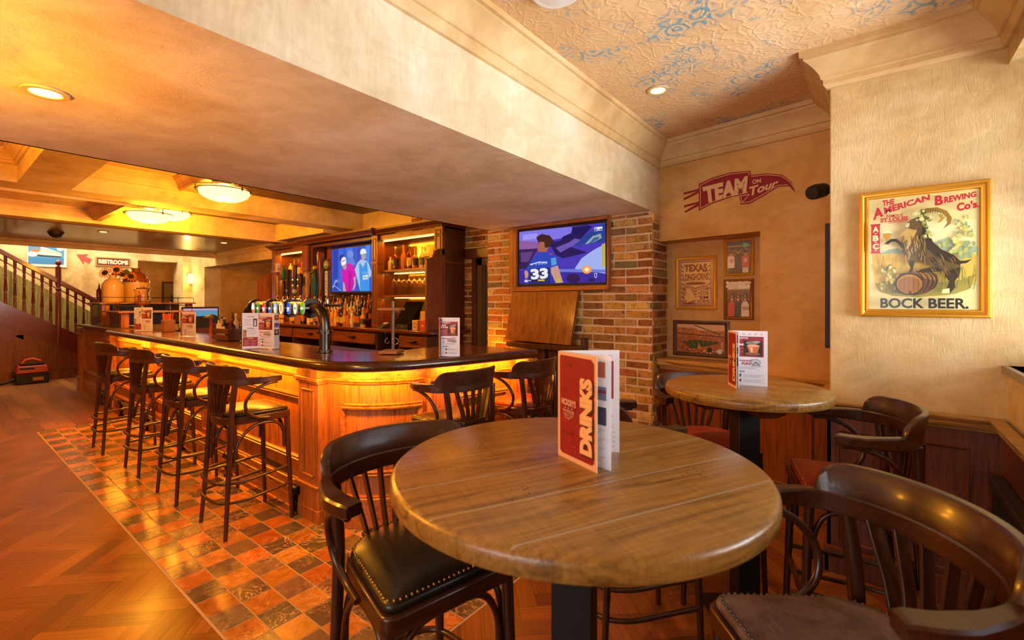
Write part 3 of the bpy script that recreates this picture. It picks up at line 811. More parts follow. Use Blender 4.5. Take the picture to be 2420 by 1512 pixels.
# ================================================================== BAR STOOLS
def stool_proto():
    t = T('bar_stool', 'proto', 'bar stool', (0, 0, 0), 0, 'bentwood bar stools with arms')
    # seat frame and cushion
    def outline(k=0.0):
        P = []
        for (x, y, r, a0, a1) in ((0.205 - k, 0.205 - k, 0.03, 0, 90), (-0.205 + k, 0.205 - k, 0.03, 90, 180)):
            cx, cy = x - math.copysign(r, x), y - r
            P += [(cx + r * math.cos(R(a)), cy + r * math.sin(R(a))) for a in range(a0, a1 + 1, 30)]
        a = 0.182 - k
        P += [(-a * math.cos(R(q)) * (1 if q else 1.0), -0.075 - (0.14 - k) * math.sin(R(q))) for q in range(0, 181, 15)]
        return P
    M().prism(outline(0), 0.702, 0.752).ob('seat_frame', MT['bent'], t, sharp=40, bevel=0.007)
    rings = []
    o = outline(0.012)
    for f, z in ((0.985, 0.75), (1.0, 0.756), (1.005, 0.764), (0.995, 0.772), (0.955, 0.778), (0.87, 0.786), (0.74, 0.793), (0.56, 0.798), (0.36, 0.8005), (0.12, 0.8015)):
        g = max(0.0, (1 - f)) ** 0.8 * 0.9
        q = []
        for x, y in o:
            a = math.atan2(y, x); r0 = math.hypot(x, y); r1 = 0.185
            r = (r0 * (1 - g) + r1 * g) * f
            q.append((r * math.cos(a), r * math.sin(a), z))
        rings.append(q)
    M().loft(rings).ob('cushion', MT['lblack'], t, sharp=70)
    o = outline(0.021)
    L = [Vector((*p, 0)) for p in o] + [Vector((*o[0], 0))]
    tot = sum((b - a).length for a, b in zip(L, L[1:])); n = 84
    m = M(); d = 0; i = 0; acc = 0
    for k in range(n):
        s = tot * k / n
        while acc + (L[i + 1] - L[i]).length < s: acc += (L[i + 1] - L[i]).length; i += 1
        p = L[i] + (L[i + 1] - L[i]).normalized() * (s - acc)
        m.ball((p.x, p.y, 0.7765), 0.0046, 6)
    m.ob('nail_trim', MT['nail'], t, sharp=70)
    # legs
    for s in (-1, 1):
        M().tube([(s * 0.205, 0.205, 0), (s * 0.195, 0.19, 0.4), (s * 0.186, 0.178, 0.71)], [0.0125, 0.016, 0.0185], 10).ob('leg', MT['bentz'], t, sharp=60)
        P = smooth([(s * 0.205, -0.215, 0), (s * 0.186, -0.192, 0.35), (s * 0.176, -0.172, 0.7), (s * 0.182, -0.165, 0.85), (s * 0.195, -0.155, 0.975)], 4)
        M().tube(P, [0.0125 + 0.006 * min(1, i / 8) for i in range(len(P))], 10).ob('leg', MT['bentz'], t, sharp=60)
    # two bent foot rings round the back legs, a flat bar across the front
    for z, k in ((0.225, 1.0), (0.345, 0.975)):
        P = smooth([(0.2 * k, 0.195 * k, z + 0.02), (0.207 * k, 0.05, z + 0.01), (0.212 * k, -0.1, z), (0.18 * k, -0.205, z), (0.1 * k, -0.242, z), (0, -0.25, z)], 4)
        P = P + [Vector((-p.x, p.y, p.z)) for p in reversed(P[:-1])]
        M().tube(P, 0.0105, 8).ob('foot_ring', MT['bent'], t, sharp=60)
    M().box(-0.19, 0.19, 0.187, 0.2, 0.3, 0.345).ob('front_stretcher', MT['bent'], t, bevel=0.004)
    # bent arches under the seat
    for s in (-1, 1):
        P = smooth([(s * 0.183, 0.163, 0.5), (s * 0.182, 0.158, 0.6), (s * 0.18, 0.12, 0.672), (s * 0.178, 0.04, 0.692), (s * 0.172, -0.05, 0.672), (s * 0.17, -0.125, 0.59), (s * 0.17, -0.16, 0.45)], 4)
        M().tube(P, 0.0105, 8).ob('arch_brace', MT['bent'], t, sharp=60)
    for y, k in ((0.17, 0.165), (-0.17, 0.158)):
        P = smooth([(-k, y, 0.5 if y > 0 else 0.44), (-k + 0.01, y, 0.6), (-k + 0.06, y * 0.98, 0.675), (0, y * 0.97, 0.69), (k - 0.06, y * 0.98, 0.675), (k - 0.01, y, 0.6), (k, y, 0.5 if y > 0 else 0.44)], 4)
        M().tube(P, 0.0105, 8).ob('arch_brace', MT['bent'], t, sharp=60)
    # arm bow and crest
    def bow(a, hw=0.25, dp=0.205):
        """plan curve: a = 0 right tip .. 1 left tip"""
        q = -25 + 230 * a
        return q
    P = smooth([(0.238, 0.105, 0), (0.254, 0.045, 0), (0.256, -0.02, 0)], 4)
    arc = [Vector((0.253 * math.cos(R(q)), -0.035 - 0.175 * math.sin(R(q)), 0)) for q in range(6, 175, 7)]
    P = P + arc + [Vector((-p.x, p.y, p.z)) for p in reversed(P)]
    n = len(P)
    fl = []
    for i in range(n):
        e = min(i, n - 1 - i)
        fl.append(((0.054, 0.036) if e > 0 else (0.046, 0.03)) if e < 6 else (max(0.026, 0.054 - 0.005 * (e - 6)), min(0.05, 0.036 + 0.003 * (e - 6))))
    M().tube([(p.x, p.y, 0.99) for p in P], 0, flat=fl).ob('arm_bow', MT['bent'], t, sharp=40)
    qs = [22 + 136 * k / 44 for k in range(45)]
    rings = []
    for q in qs:
        e = min(1.0, min(q - 22, 158 - q) / 22.0)
        h = max(0.002, 0.08 * math.sqrt(max(0, 1 - (1 - e) ** 2)) * (0.86 + 0.14 * math.sin(R(q))))
        lean = 0.014 * h / 0.08
        cs, sn = math.cos(R(q)), math.sin(R(q))
        def pt(r, z): return (( 0.253 + r) * cs, -0.035 - (0.175 + r) * sn, z)
        rings.append([pt(-0.011, 1.0), pt(0.013, 1.0), pt(0.013 + lean, 1.008 + h), pt(0.009 + lean, 1.012 + h), pt(-0.006 + lean, 1.012 + h), pt(-0.011 + lean, 1.007 + h)])
    M().loft(rings).ob('crest_rail', MT['bent'], t, sharp=40)
    # fan of slats on a shoe
    M().box(-0.095, 0.095, -0.2, -0.176, 0.74, 0.78).ob('back_shoe', MT['bent'], t, bevel=0.004)
    for k in range(6):
        f = (k - 2.5) / 2.5
        q = 90 - f * 34
        top = ((0.253) * math.cos(R(q)), -0.035 - 0.175 * math.sin(R(q)), 0.975)
        P = smooth([(f * 0.078, -0.188, 0.76), (f * 0.078 + (top[0] - f * .078) * .38, -0.196 + (top[1] + .196) * .4, 0.85), (f * 0.078 + (top[0] - f * .078) * .78, -0.196 + (top[1] + .196) * .8, 0.93), top], 4)
        M().tube(P, 0, flat=(0.0085, 0.03 if abs(f) < 0.9 else 0.036), up=(0, 1, 0)).ob('slat', MT['bentz'], t, sharp=40)
    for s in (-1, 1):
        P = smooth([(s * 0.247, 0.085, 0.967), (s * 0.25, 0.02, 0.962), (s * 0.243, -0.06, 0.925), (s * 0.228, -0.105, 0.855), (s * 0.216, -0.09, 0.785), (s * 0.208, -0.03, 0.742), (s * 0.208, 0.05, 0.728)], 5)
        M().tube(P, 0.0105, 8).ob('arm_support', MT['bent'], t, sharp=60)
    return t
st0 = stool_proto()
SG = 'bentwood bar stools with arms'
def feet(u1, v1, u2, v2):
    o = []
    for u, v in ((u1, v1), (u2, v2)):
        t = CAMH / ((v - HYP) / FPX); a = (u - CXP) / FPX
        o.append(((-math.sin(TH) + a * math.cos(TH)) * t, (math.cos(TH) + a * math.sin(TH)) * t))
    return (o[0][0] + o[1][0]) / 2, min(1.395, (o[0][1] + o[1][1]) / 2 + 0.205)
spots = [(-3.41, 1.395, 0.0, None, 'bar stool with black seat nearest the rounded bar corner on the long side'),
         (*feet(416, 1195, 378.6, 1163.8), 0.02, None, 'second bar stool from the rounded corner along the long side of the bar'),
         (*feet(327, 1129, 302.6, 1102.6), 0.0, None, 'third bar stool from the rounded corner along the long side of the bar'),
         (*feet(246, 1075, 223, 1058), 0.0, None, 'last bar stool of the long row, farthest from the rounded bar corner'),
         (-2.12, 2.1, R(87), None, 'black-seated bar stool on the short side of the bar, closer to the rounded corner'),
         (-2.08, 2.775, R(87), 'r', 'red-seated bar stool on the short side of the bar, beside the brick pier'),
         (-1.06, 0.91, R(-101.5), None, 'big black-seated stool pulled up to the left of the larger round table'),
         (-0.05, 1.20, R(131), 'b', 'stool with worn brown leather seat in the bottom right corner, cut by the frame'),
         (-0.085, 2.375, R(105.7), 'r', 'dark red leather stool against the framed goat poster wall'),
         (-0.72, 2.63, R(-141.5), 'r', 'bright red-seated stool behind the smaller round table, below the niche'),
         (-0.85, 1.976, R(-44.6), None, 'stool between the two round tables, only its arms and foot rings showing')]
STOOLS = []
for i, (x, y, a, k, lab) in enumerate(spots):
    sw = {'r': {'cushion': MT['lred']}, 'b': {'cushion': MT['lbrown'], 'nail_trim': MT['nails']}}.get(k)
    if i == 0:
        st0.location = (x, y, 0); st0.rotation_euler.z = a; st0['label'] = lab; o = st0
    else: o = dup(st0, (x, y, 0), a, lab, sw)
    STOOLS.append(o)
for o in STOOLS:
    o.location.z = 0.003 if -7.6 < o.location.x < -1.55 and o.location.y > 0.84 else 0.0
# ================================================================== ROUND TABLES
def table_top_mat():
    t = NT('weathered_table_wood')
    v = t.coord('Object', (1.1, 11, 11))
    n1 = t.noise(v, 1.4, 7, 0.62, 1.8)
    v2 = t.coord('Object', (3, 120, 120)); n2 = t.noise(v2, 1.0, 3, 0.6)
    v3 = t.coord('Object', (150, 7, 7)); n3 = t.noise(v3, 1.0, 3, 0.6, 0.3)
    col = t.ramp(n1, [(0.3, '#644218'), (0.5, '#a57a36'), (0.7, '#7a541f')])
    col = t.mix(0.5, col, t.ramp(n2, [(0.35, (0.45, 0.43, 0.4)), (0.6, (1, 1, 1))]), 'MULTIPLY')
    col = t.mix(0.28, col, t.ramp(n3, [(0.38, (0.4, 0.38, 0.35)), (0.55, (1, 1, 1))]), 'MULTIPLY')
    c = t.add('ShaderNodeTexCoord'); s = t.add('ShaderNodeSeparateXYZ'); t.l(c.outputs['Object'], s.inputs[0])
    fr = t.math('FRACT', t.math('ADD', t.math('DIVIDE', s.outputs['Y'], 0.152), 0.5))
    seam = t.math('LESS_THAN', t.math('ABSOLUTE', t.math('SUBTRACT', fr, 0.5)), 0.014)
    gn = t.add('ShaderNodeNewGeometry'); sp = t.add('ShaderNodeSeparateXYZ'); t.l(gn.outputs['Normal'], sp.inputs[0])
    seam = t.math('MULTIPLY', seam, t.math('GREATER_THAN', sp.outputs['Z'], 0.8))
    t.base(t.mix(seam, col, '#9d9482'))
    t.bump(t.math('SUBTRACT', t.math('ADD', n2, n3), seam), 0.25, 0.004)
    return t.p(Roughness=0.3, Coat_Weight=0.25, Coat_Roughness=0.2)
MT['tt'] = table_top_mat()
def round_table(x, y, Rad, rz, label, zt=1.1, prz=0.0):
    t = T('round_table', label, 'table', (x, y, 0), rz, 'round plank-topped tables')
    M().lathe([(0.0, -0.048), (Rad - 0.012, -0.048), (Rad - 0.003, -0.044), (Rad, -0.036), (Rad, -0.014), (Rad - 0.004, -0.006), (Rad - 0.014, 0.0), (0.0, 0.0)], (0, 0, zt), 96).ob('tabletop', MT['tt'], t, sharp=40, w=False)
    rr = random.Random(int(Rad * 100))
    m = M()
    for (cx, cy) in ((-0.15, 0.22), (0.17, 0.06), (-0.22, -0.12), (0.2, -0.2)):
        for k in range(6):
            px, py = cx * Rad / 0.46 + rr.uniform(-0.035, 0.035), cy * Rad / 0.46 + rr.uniform(-0.03, 0.03)
            m.lathe([(0.0022, 0.0), (0.0022, 0.0004)], (px, py, zt), 6)
    m.ob('nail_holes', plain('old_nail_holes', '#1c120a', 0.8), t, w=False)
    mt = Matrix.Rotation(prz - rz, 4, 'Z')
    M().box(-0.05, 0.05, -0.05, 0.05, 0.012, zt - 0.09, mt).ob('post', MT['blackm'], t, bevel=0.003, w=False)
    for k in range(2):
        m2 = mt @ Matrix.Rotation(PI / 2 * k + PI / 4 * 0, 4, 'Z'); m = M(); L = Rad * 0.8
        m.loft([[m2 @ Vector((a, b, z)) for a, b in ((-L * q, -0.035), (L * q, -0.035), (L * q, 0.035), (-L * q, 0.035))] for z, q in ((zt - 0.105 - 0.002 * k, 0.7), (zt - 0.075, 0.95), (zt - 0.048, 1.0))])
        m.ob('top_bearer', MT['dark'], t, w=False)
    M().box(-0.16, 0.16, -0.16, 0.16, 0, 0.012, mt).ob('base_plate', MT['blackm'], t, bevel=0.003, w=False)
    return t
round_table(-0.60, 1.023, 0.454, R(64), 'large round plank-topped table in front, red menu standing on it', prz=R(20))
round_table(-0.495, 2.434, 0.36, R(12), 'smaller round plank-topped table under the framed football photos', prz=R(38))
# ================================================================== BACK BAR
YB = 4.13
bb = T('back_bar_cabinet', 'low oak back-bar cabinet with a row of drawers behind the bar', 'cabinet', (-6.6, 4.2, 0))
m = M(); m.box(-8.95, -4.34, 4.3, 4.47, 0, 1.098); m.box(-8.95, -4.34, 3.9, 4.3, 0, 0.08)
for x in (-8.95, -7.745, -6.545, -5.43, -4.94, -4.37): m.box(x, x + 0.03, 3.88, 4.3, 0, 1.098)
m.box(-8.95, -4.34, 3.88, 4.3, 1.075, 1.098); m.box(-8.95, -4.34, 3.9, 4.3, 0.55, 0.57)
m.ob('carcass', MT['dark'], bb)
for a, b in ((-8.9, -7.75), (-7.7, -6.55), (-6.5, -5.43), (-4.9, -4.37)):
    m = M(); m.box(a, b, 3.862, 3.9, 0.915, 1.07)
    framed(m, a + 0.02, b - 0.02, 0.93, 1.055, 3.862, 0.01, 0.008)
    dr = m.ob('drawer', MT['walnutx'], bb, bevel=0.003)
    c = (a + b) / 2
    M().tube([(c - 0.07, 3.855, 1.0), (c - 0.062, 3.83, 1.002), (c + 0.062, 3.83, 1.002), (c + 0.07, 3.855, 1.0)], [0.013, 0.011, 0.011, 0.013], 8).ob('handle', MT['iron'], dr)
wk = T('back_bar_worktop', 'dark red-brown worktop of the back bar under the bottles', 'counter', (-6.6, 4.15, 1.1))
M().box(-9.0, -4.22, 3.815, 4.49, 1.1, 1.14).ob('board', wood('back_top_wood', '#4a1e0a', '#6e3014', 0.2, 'x', coat=0.5), wk, bevel=0.006)
CR = [(0, 0), (0.015, 0.005), (0.02, 0.02), (0.05, 0.045), (0.075, 0.06), (0.08, 0.085), (0, 0.085)]
def post(m, x0, x1, z0, z1, y):
    m.box(x0, x1, y, y + 0.12, z0, z1); w = 0.028
    for a, b in ((z0 + 0.04, z0 + (z1 - z0) * 0.68), (z0 + (z1 - z0) * 0.72, z1 - 0.04)): framed(m, x0 + w, x1 - w, a, b, y, 0.01, 0.01)
    m.box(x0 - 0.006, x1 + 0.006, y - 0.014, y + 0.12, z0 + (z1 - z0) * 0.69, z0 + (z1 - z0) * 0.71)
def display_cabinet(x0, x1, postL, postR, label, mir):
    t = T('display_cabinet', label, 'cabinet', ((x0 + x1) / 2, 4.3, 1.14))
    m = M(); m.box(x0, x0 + 0.03, YB, 4.485, 1.145, 2.47); m.box(x1 - 0.03, x1, YB, 4.485, 1.145, 2.47)
    m.box(x0, x1, YB, 4.485, 2.4, 2.47)
    m.ob('carcass', MT['walnut'], t)
    M().box(x0 + .03, x1 - .03, 4.465, 4.485, 1.145, 2.4).ob('back_panel', MT['walnut'] if not mir else plain('aged_mirror', '#9a7a40', 0.12, 0.85), t)
    for a, b in (postL, postR):
        if a is not None: m = M(); post(m, a, b, 1.145, 2.47, YB - 0.04); m.ob('pilaster', MT['walnut'], t, sharp=30)
    M().sweep(CR, [(x0 - 0.0, 4.48, 2.47), (x0 - 0.0, YB - 0.05, 2.47), (x1, YB - 0.05, 2.47), (x1, 4.48, 2.47)], 1).ob('crown_moulding', MT['darkx'], t, sharp=25)
    for z in (1.965, 1.6): M().box(x0 + 0.03, x1 - 0.03, 4.16, 4.465, z - 0.03, z).ob('shelf', MT['walnutx'], t, bevel=0.003)
    c = (x0 + x1) / 2; L = (x1 - x0) - 0.2
    for z in (2.392, 1.93, 1.565):
        M().box(c - L / 2, c + L / 2, 4.2 if z > 2 else 4.42, 4.215 if z > 2 else 4.432, z - 0.006, z + 0.002).ob('light_strip', MT['led'], t)
        area('shelf_strip', (c, 4.22, z - 0.012), L, 9 if z > 2 else 5, WARM, (0, 0.15, -1), sy=0.02)
    return t
display_cabinet(-8.95, -7.64, (-8.95, -8.82), (-7.84, -7.64), 'lit display cabinet of bottles to the left of the golf screen', True)
rc = display_cabinet(-5.82, -4.33, (-5.82, -5.69), (None, None), 'lit display cabinet of bottles and glasses to the right of the golf screen', True)
m = M(); post(m, -4.48, -4.332, 2.1, 2.47, YB - 0.04); m.ob('corner_pilaster', MT['walnut'], rc, sharp=30)
def wavy(x0, x1, ztop, t):
    P = [(3.83, 1.145), (4.13, 1.145), (4.13, ztop + 0.11)] + bez((4.13, ztop + 0.11), (4.02, ztop + 0.11), (3.98, ztop + 0.1), (3.96, ztop + 0.04), 6)[1:] + bez((3.96, ztop + 0.04), (3.94, ztop - 0.03), (3.86, ztop - 0.0), (3.83, ztop - 0.05), 6)[1:]
    M().prism(P, x0, x1, 'x').ob('side_panel', MT['walnut'], t, sharp=40)
wavy(-4.362, -4.332, 2.07, rc)
m = M(); m.box(-4.33, -4.322, 4.14, 4.48, 1.15, 2.0); m.box(-4.33, -4.322, 4.14, 4.48, 2.03, 2.45)
m.ob('side_panel', MT['dark'], rc)
wl = T('bar_divider', 'tall wooden divider with a curved shoulder at the left end of the back bar', 'panel', (-8.97, 4.0, 1.14)); wavy(-8.995, -8.965, 1.93, wl)
ts = T('screen_surround', 'dark wood surround of the golf screen with crown moulding above', 'cabinet', (-6.73, 4.3, 1.14))
m = M(); m.box(-7.62, -5.84, 4.40, 4.485, 1.145, 2.5); m.box(-7.62, -5.84, YB, 4.4, 2.43, 2.5); m.box(-7.62, -7.55, YB, 4.4, 1.145, 2.43)
m.ob('back_panel', MT['dark'], ts)
M().box(-7.5, -7.33, 4.36, 4.4, 1.6, 2.43).ob('pilaster', MT['walnut'], ts)
M().sweep(CR, [(-7.72, YB - 0.04, 2.475), (-7.72, YB - 0.1, 2.475), (-5.72, YB - 0.1, 2.475), (-5.72, YB - 0.04, 2.475)], 1).box(-7.72, -5.72, YB - .1, 4.48, 2.5, 2.55).ob('crown_moulding', MT['darkx'], ts, sharp=25)
riser = M(); riser.box(-7.5, -5.86, 4.14, 4.395, 1.142, 1.22); riser.box(-7.5, -5.86, 4.255, 4.395, 1.22, 1.31)
riser.ob('bottle_step', MT['dark'], ts)
# ---- golf screen
def tv(name, label, plane_y, pts, cropdef, paintfn, bezel=0.02):
    P = [px_y(*p, plane_y) for p in pts]
    x0 = (P[0].x + P[3].x) / 2; x1 = (P[1].x + P[2].x) / 2; z1 = (P[0].z + P[1].z) / 2; z0 = (P[2].z + P[3].z) / 2
    t = T(name, label, 'television', ((x0 + x1) / 2, plane_y + 0.03, z0))
    M().box(x0 - bezel, x1 + bezel, plane_y + 0.002, plane_y + 0.028, z0 - bezel * 1.3, z1 + bezel).ob('casing', MT['black'], t, bevel=0.003)
    pt = Paint(crop(*cropdef, 'y', plane_y), (0, -1, 0), 0.00015)
    paintfn(pt)
    pt.done('screen', MT['screen'], t)
    return t, (x0, x1, z0, z1)
def paint_golf(p):
    p.poly('#2458cc', [(727, 310), (1168, 257), (1168, 745), (732, 752)])
    for c, x0, x1 in (('#2f74e2', 880, 945), ('#1c3fae', 740, 800), ('#3a86ea', 1085, 1130), ('#1d48ba', 1000, 1030), ('#2a66d8', 800, 850)): p.poly(c, [(x0, 310 - (x0 - 727) * .12), (x1, 310 - (x1 - 727) * .12), (x1 - 12, 740), (x0 + 8, 742)])
    p.ell('#15339a', 838, 400, 30, 40).ell('#6f8fd8', 925, 360, 32, 45).poly('#5a7fd0', [(900, 390), (955, 390), (985, 470), (900, 480)])
    p.ell('#4a6cc8', 790, 640, 40, 22).line('#c8d8f0', [(745, 710), (770, 640), (790, 640)], 6).line('#b8c8e8', [(735, 700), (760, 690), (800, 720), (828, 745)], 5)
    p.poly('#c3a3a6', [(848, 640), (872, 640), (880, 748), (848, 749)])
    p.poly('#d40fae', [(830, 530), (850, 490), (892, 452), (930, 460), (965, 490), (985, 590), (958, 604), (966, 660), (935, 748), (880, 748), (862, 655), (842, 652)])
    p.poly('#b00a94', [(905, 520), (940, 560), (930, 748), (905, 748)])
    p.poly('#c3a3a6', [(958, 604), (985, 590), (982, 690), (962, 735), (950, 735), (968, 660)])
    p.poly('#b793a4', [(842, 470), (880, 455), (888, 500), (872, 524), (850, 510)])
    p.poly('#eef2fa', [(828, 440), (836, 400), (858, 384), (878, 395), (884, 440), (878, 462), (836, 482)]).line('#d83a4a', [(836, 440), (872, 420)], 9)
    p.poly('#a9c6e8', [(972, 520), (1000, 450), (1036, 412), (1092, 425), (1122, 462), (1147, 540), (1145, 590), (1122, 605), (1126, 742), (1030, 746), (1004, 640)])
    p.poly('#2a94e6', [(1018, 470), (1030, 445), (1058, 500), (1085, 440), (1102, 450), (1120, 600), (1126, 742), (1030, 746)])
    p.poly('#e4ecf6', [(1058, 582), (1112, 574), (1114, 620), (1060, 626)]).box_text('#3a4a8a', '01', 1068, 590, 1104, 616)
    p.box_text('#7fc0f0', 'COWS', 1050, 540, 1108, 566)
    p.poly('#b4a2a8', [(1038, 352), (1092, 348), (1088, 400), (1066, 424), (1046, 408)])
    p.poly('#e6ecf4', [(1030, 345), (1036, 312), (1062, 298), (1086, 308), (1098, 345), (1070, 352), (1034, 362)]).poly('#50b890', [(1058, 362), (1092, 358), (1090, 372), (1060, 376)])
g1, gr = tv('golf_screen', 'wall screen behind the bar showing two men in caps at golf', 4.28, [(783, 590), (883, 577), (883, 688), (784, 690)], (620, 520, 4.447), paint_golf)
# ---- rugby screen on the pier, in its wooden frame
def paint_rugby(p):
    p.poly('#4534b4', [(530, 245), (1262, 165), (1265, 672), (530, 690)])
    p.poly('#7d72e4', [(530, 245), (975, 200), (985, 240), (940, 290), (700, 330), (530, 325)])
    p.poly('#9c92ee', [(560, 270), (680, 255), (690, 300), (560, 318)])
    p.poly('#8a5aa0', [(530, 318), (690, 330), (690, 395), (530, 415)]).poly('#2a1650', [(530, 395), (690, 385), (640, 470), (600, 560), (530, 560)])
    p.poly('#5a3a80', [(540, 420), (650, 410), (610, 500), (545, 500)])
    p.poly('#191058', [(780, 330), (880, 320), (900, 285), (970, 255), (985, 205), (1110, 188), (1150, 200), (1010, 350), (960, 370), (1110, 420), (900, 470), (840, 440)])
    p.poly('#6a52b0', [(840, 380), (960, 330), (1000, 300), (1060, 310), (990, 360), (880, 420)])
    p.poly('#1b3f90', [(995, 365), (1100, 265), (1200, 200), (1262, 165), (1262, 330), (1180, 335), (1080, 352)])
    p.poly('#8fa2a8', [(1085, 352), (1155, 280), (1222, 258), (1232, 296), (1170, 330)]).poly('#3a5f9a', [(1120, 345), (1165, 295), (1205, 285), (1212, 300), (1165, 328)])
    p.poly('#9fb0ee', [(1000, 560), (1060, 470), (1160, 400), (1262, 345), (1264, 610), (1010, 600)]).poly('#b9b24e', [(1232, 350), (1262, 340), (1264, 545), (1236, 535)])
    p.poly('#34289a', [(530, 575), (1010, 560), (1265, 600), (1265, 672), (530, 690)]).poly('#6a78d8', [(860, 560), (1265, 565), (1265, 590), (860, 585)])
    p.ell('#2a1650', 990, 640, 60, 40).ell('#ff9a4a', 1105, 565, 40, 36).ell('#ffe9b0', 1105, 565, 20, 18).ell('#2a1650', 1145, 652, 30, 14)
    p.poly('#c88f82', [(575, 580), (612, 560), (618, 600), (596, 640), (582, 640)]).poly('#c89488', [(800, 540), (858, 528), (905, 676), (842, 680), (800, 590)])
    p.poly('#1c43b4', [(588, 562), (640, 475), (700, 425), (770, 415), (840, 450), (862, 528), (800, 548), (806, 682), (590, 688), (610, 600)])
    p.poly('#12286e', [(620, 560), (790, 545), (800, 682), (610, 688)]).poly('#4aa0d8', [(800, 470), (842, 462), (850, 520), (806, 534)])
    p.poly('#a8604e', [(690, 412), (692, 350), (720, 320), (760, 330), (780, 380), (762, 416)]).poly('#3a1a20', [(690, 330), (676, 290), (720, 262), (790, 275), (825, 320), (800, 370), (750, 380), (745, 330)])
    p.text('#e8ecf4', '33', [(624, 562), (775, 548), (778, 640), (634, 652)], 0.05).text('#8fa0d8', 'TYRES', [(625, 515), (770, 492), (772, 516), (628, 532)], 0.03)
    p.line('#f0f0ff', [(625, 525), (700, 500), (770, 505)], 6).poly('#c03058', [(790, 425), (815, 432), (812, 442), (788, 436)]).poly('#b9b83a', [(840, 645), (880, 640), (886, 672), (850, 677)])
    p.rect('#dcd8f4', 577, 652, 603, 672).rect('#14143a', 606, 652, 688, 664).box_text('#ffffff', '8-0', 608, 654, 632, 663).rect('#e8c22e', 690, 650, 748, 662)
    p.line('#ffffff', [(1172, 598), (1193, 596), (1189, 632), (1176, 633), (1172, 598)], 3)
    p.line('#ffffff', [(1172, 207), (1238, 200), (1238, 230), (1172, 238), (1172, 207)], 2).poly('#f4f4ff', [(1192, 207), (1236, 202), (1236, 216), (1192, 221)]).text('#ffffff', 'sky', [(1174, 209), (1190, 207), (1190, 222), (1174, 224)])
    p.text('#ffffff', 'ACTION', [(1188, 224), (1222, 221), (1222, 230), (1188, 233)])
t2, rr_ = tv('rugby_screen', 'wall screen on the brick pier showing a rugby player numbered 33', 3.915, [(1227, 545), (1432, 527), (1432, 666), (1227, 671)], (1080, 480, 3.6), paint_rugby)
x0, x1, z0, z1 = rr_
fr_ = T('screen_enclosure', 'brown wooden box frame round the rugby screen on the brick pier', 'frame', ((x0 + x1) / 2, 3.94, z0))
w = 0.062; ya, yb = 3.885, 3.943
zt = 2.297; zb = 1.615; xa, xb = -3.085, -1.925

for q0, q1 in ((xa, x0 - .022), (x1 + .022, xb)): M().box(q0, q1, ya, yb, zb, zt).ob('side_rail', MT['oak'], fr_, bevel=0.004)
for q0, q1 in ((z1 + .022, zt), (zb, z0 - .028)): M().box(x0 - .022, x1 + .022, ya, yb, q0, q1).ob('cross_rail', MT['oakx'], fr_, bevel=0.004)
# ---- raised counter flap against the pier
fl = T('counter_flap', 'raised wooden counter flap standing against the brick pier below the screen', 'flap', (-2.66, 3.85, 1.09))
A_ = [Vector((-3.10, 3.83, 1.103)), Vector((-2.28, 3.80, 1.09)), Vector((-2.25, 3.9, 1.61)), Vector((-3.06, 3.9, 1.61))]
th = Vector((0.0, 0.045, 0))
M().loft([[a, a + th, b + th, b] for a, b in ((A_[0], A_[1]), (A_[3], A_[2]))]).ob('board', MT['flap'], fl, bevel=0.004)
M().loft([[A_[1] + Vector((0.002, 0.012, 0)), A_[1] + Vector((0.004, 0.012, 0)), A_[1] + Vector((0.004, 0.026, 0)), A_[1] + Vector((0.002, 0.026, 0))], [A_[2] + Vector((0.002, 0.012, 0)), A_[2] + Vector((0.004, 0.012, 0)), A_[2] + Vector((0.004, 0.026, 0)), A_[2] + Vector((0.002, 0.026, 0))]]).ob('hinge_strip', MT['brass'], fl)
m = M(); m.box(-3.06, -2.17, 3.80, 3.945, 1.035, 1.085); m.box(-2.55, -2.4, 3.86, 3.945, 0.0, 1.035); m.box(-2.7, -2.62, 3.86, 3.945, 0, 1.035); m.box(-2.2, -2.165, 3.86, 3.945, 1.0, 1.16)
m.ob('support_frame', MT['dark'], fl, bevel=0.004)
# ---- painted pennant on the wall
def bw_pos(a, b):
    u, v = 1540 + a / 3.025, 380 + b / 3.025
    d0 = px_y(u, v, 1.0) - Vector((0, 0, CAMH))
    # intersect with the sloping back wall plane
    k = (3.90 - 4.11) / 1.338
    t = (4.11 + k * 1.543) / (d0.y - k * d0.x)
    return Vector((d0.x * t, d0.y * t, CAMH + d0.z * t))
p = Paint(bw_pos, (-0.155, -0.988, 0), 0.0003); p.k = 3
RD = '#8a1226'
for q in ([(228, 228), (342, 198), (342, 214), (228, 242)], [(228, 268), (335, 214), (342, 228), (232, 283)], [(232, 318), (340, 290), (342, 304), (232, 335)], [(235, 362), (335, 302), (342, 320), (240, 372)]): p.poly(RD, q)
p.poly(RD, [(338, 165), (440, 118), (560, 84), (705, 70), (712, 100), (692, 236), (560, 262), (430, 308), (338, 358)])
p.poly(RD, [(705, 102), (820, 90), (930, 98), (1000, 148), (1028, 228), (985, 182), (905, 186), (800, 252), (705, 306), (640, 312), (628, 255), (692, 236)])
CRM = '#dcb98a'
p.line(CRM, [(350, 340), (350, 175), (440, 130), (560, 95), (694, 80), (700, 104)], 4).line(CRM, [(350, 340), (430, 296), (560, 252), (690, 225)], 4)
p.line(CRM, [(712, 112), (820, 100), (925, 108), (990, 150), (1010, 185)], 4).line(CRM, [(640, 250), (646, 300), (705, 292), (800, 240), (900, 176), (975, 172)], 4).line(CRM, [(642, 250), (700, 240), (660, 285), (646, 300)], 4)
p.text('#d9b48a', 'TEAM', [(365, 188), (690, 106), (678, 228), (382, 306)], 0.06)
p.text('#d9b48a', 'ON', [(720, 138), (784, 125), (782, 156), (724, 168)], 0.03).text('#d9b48a', 'Tour', [(695, 190), (912, 128), (905, 182), (712, 252)], 0.03, 0.3)
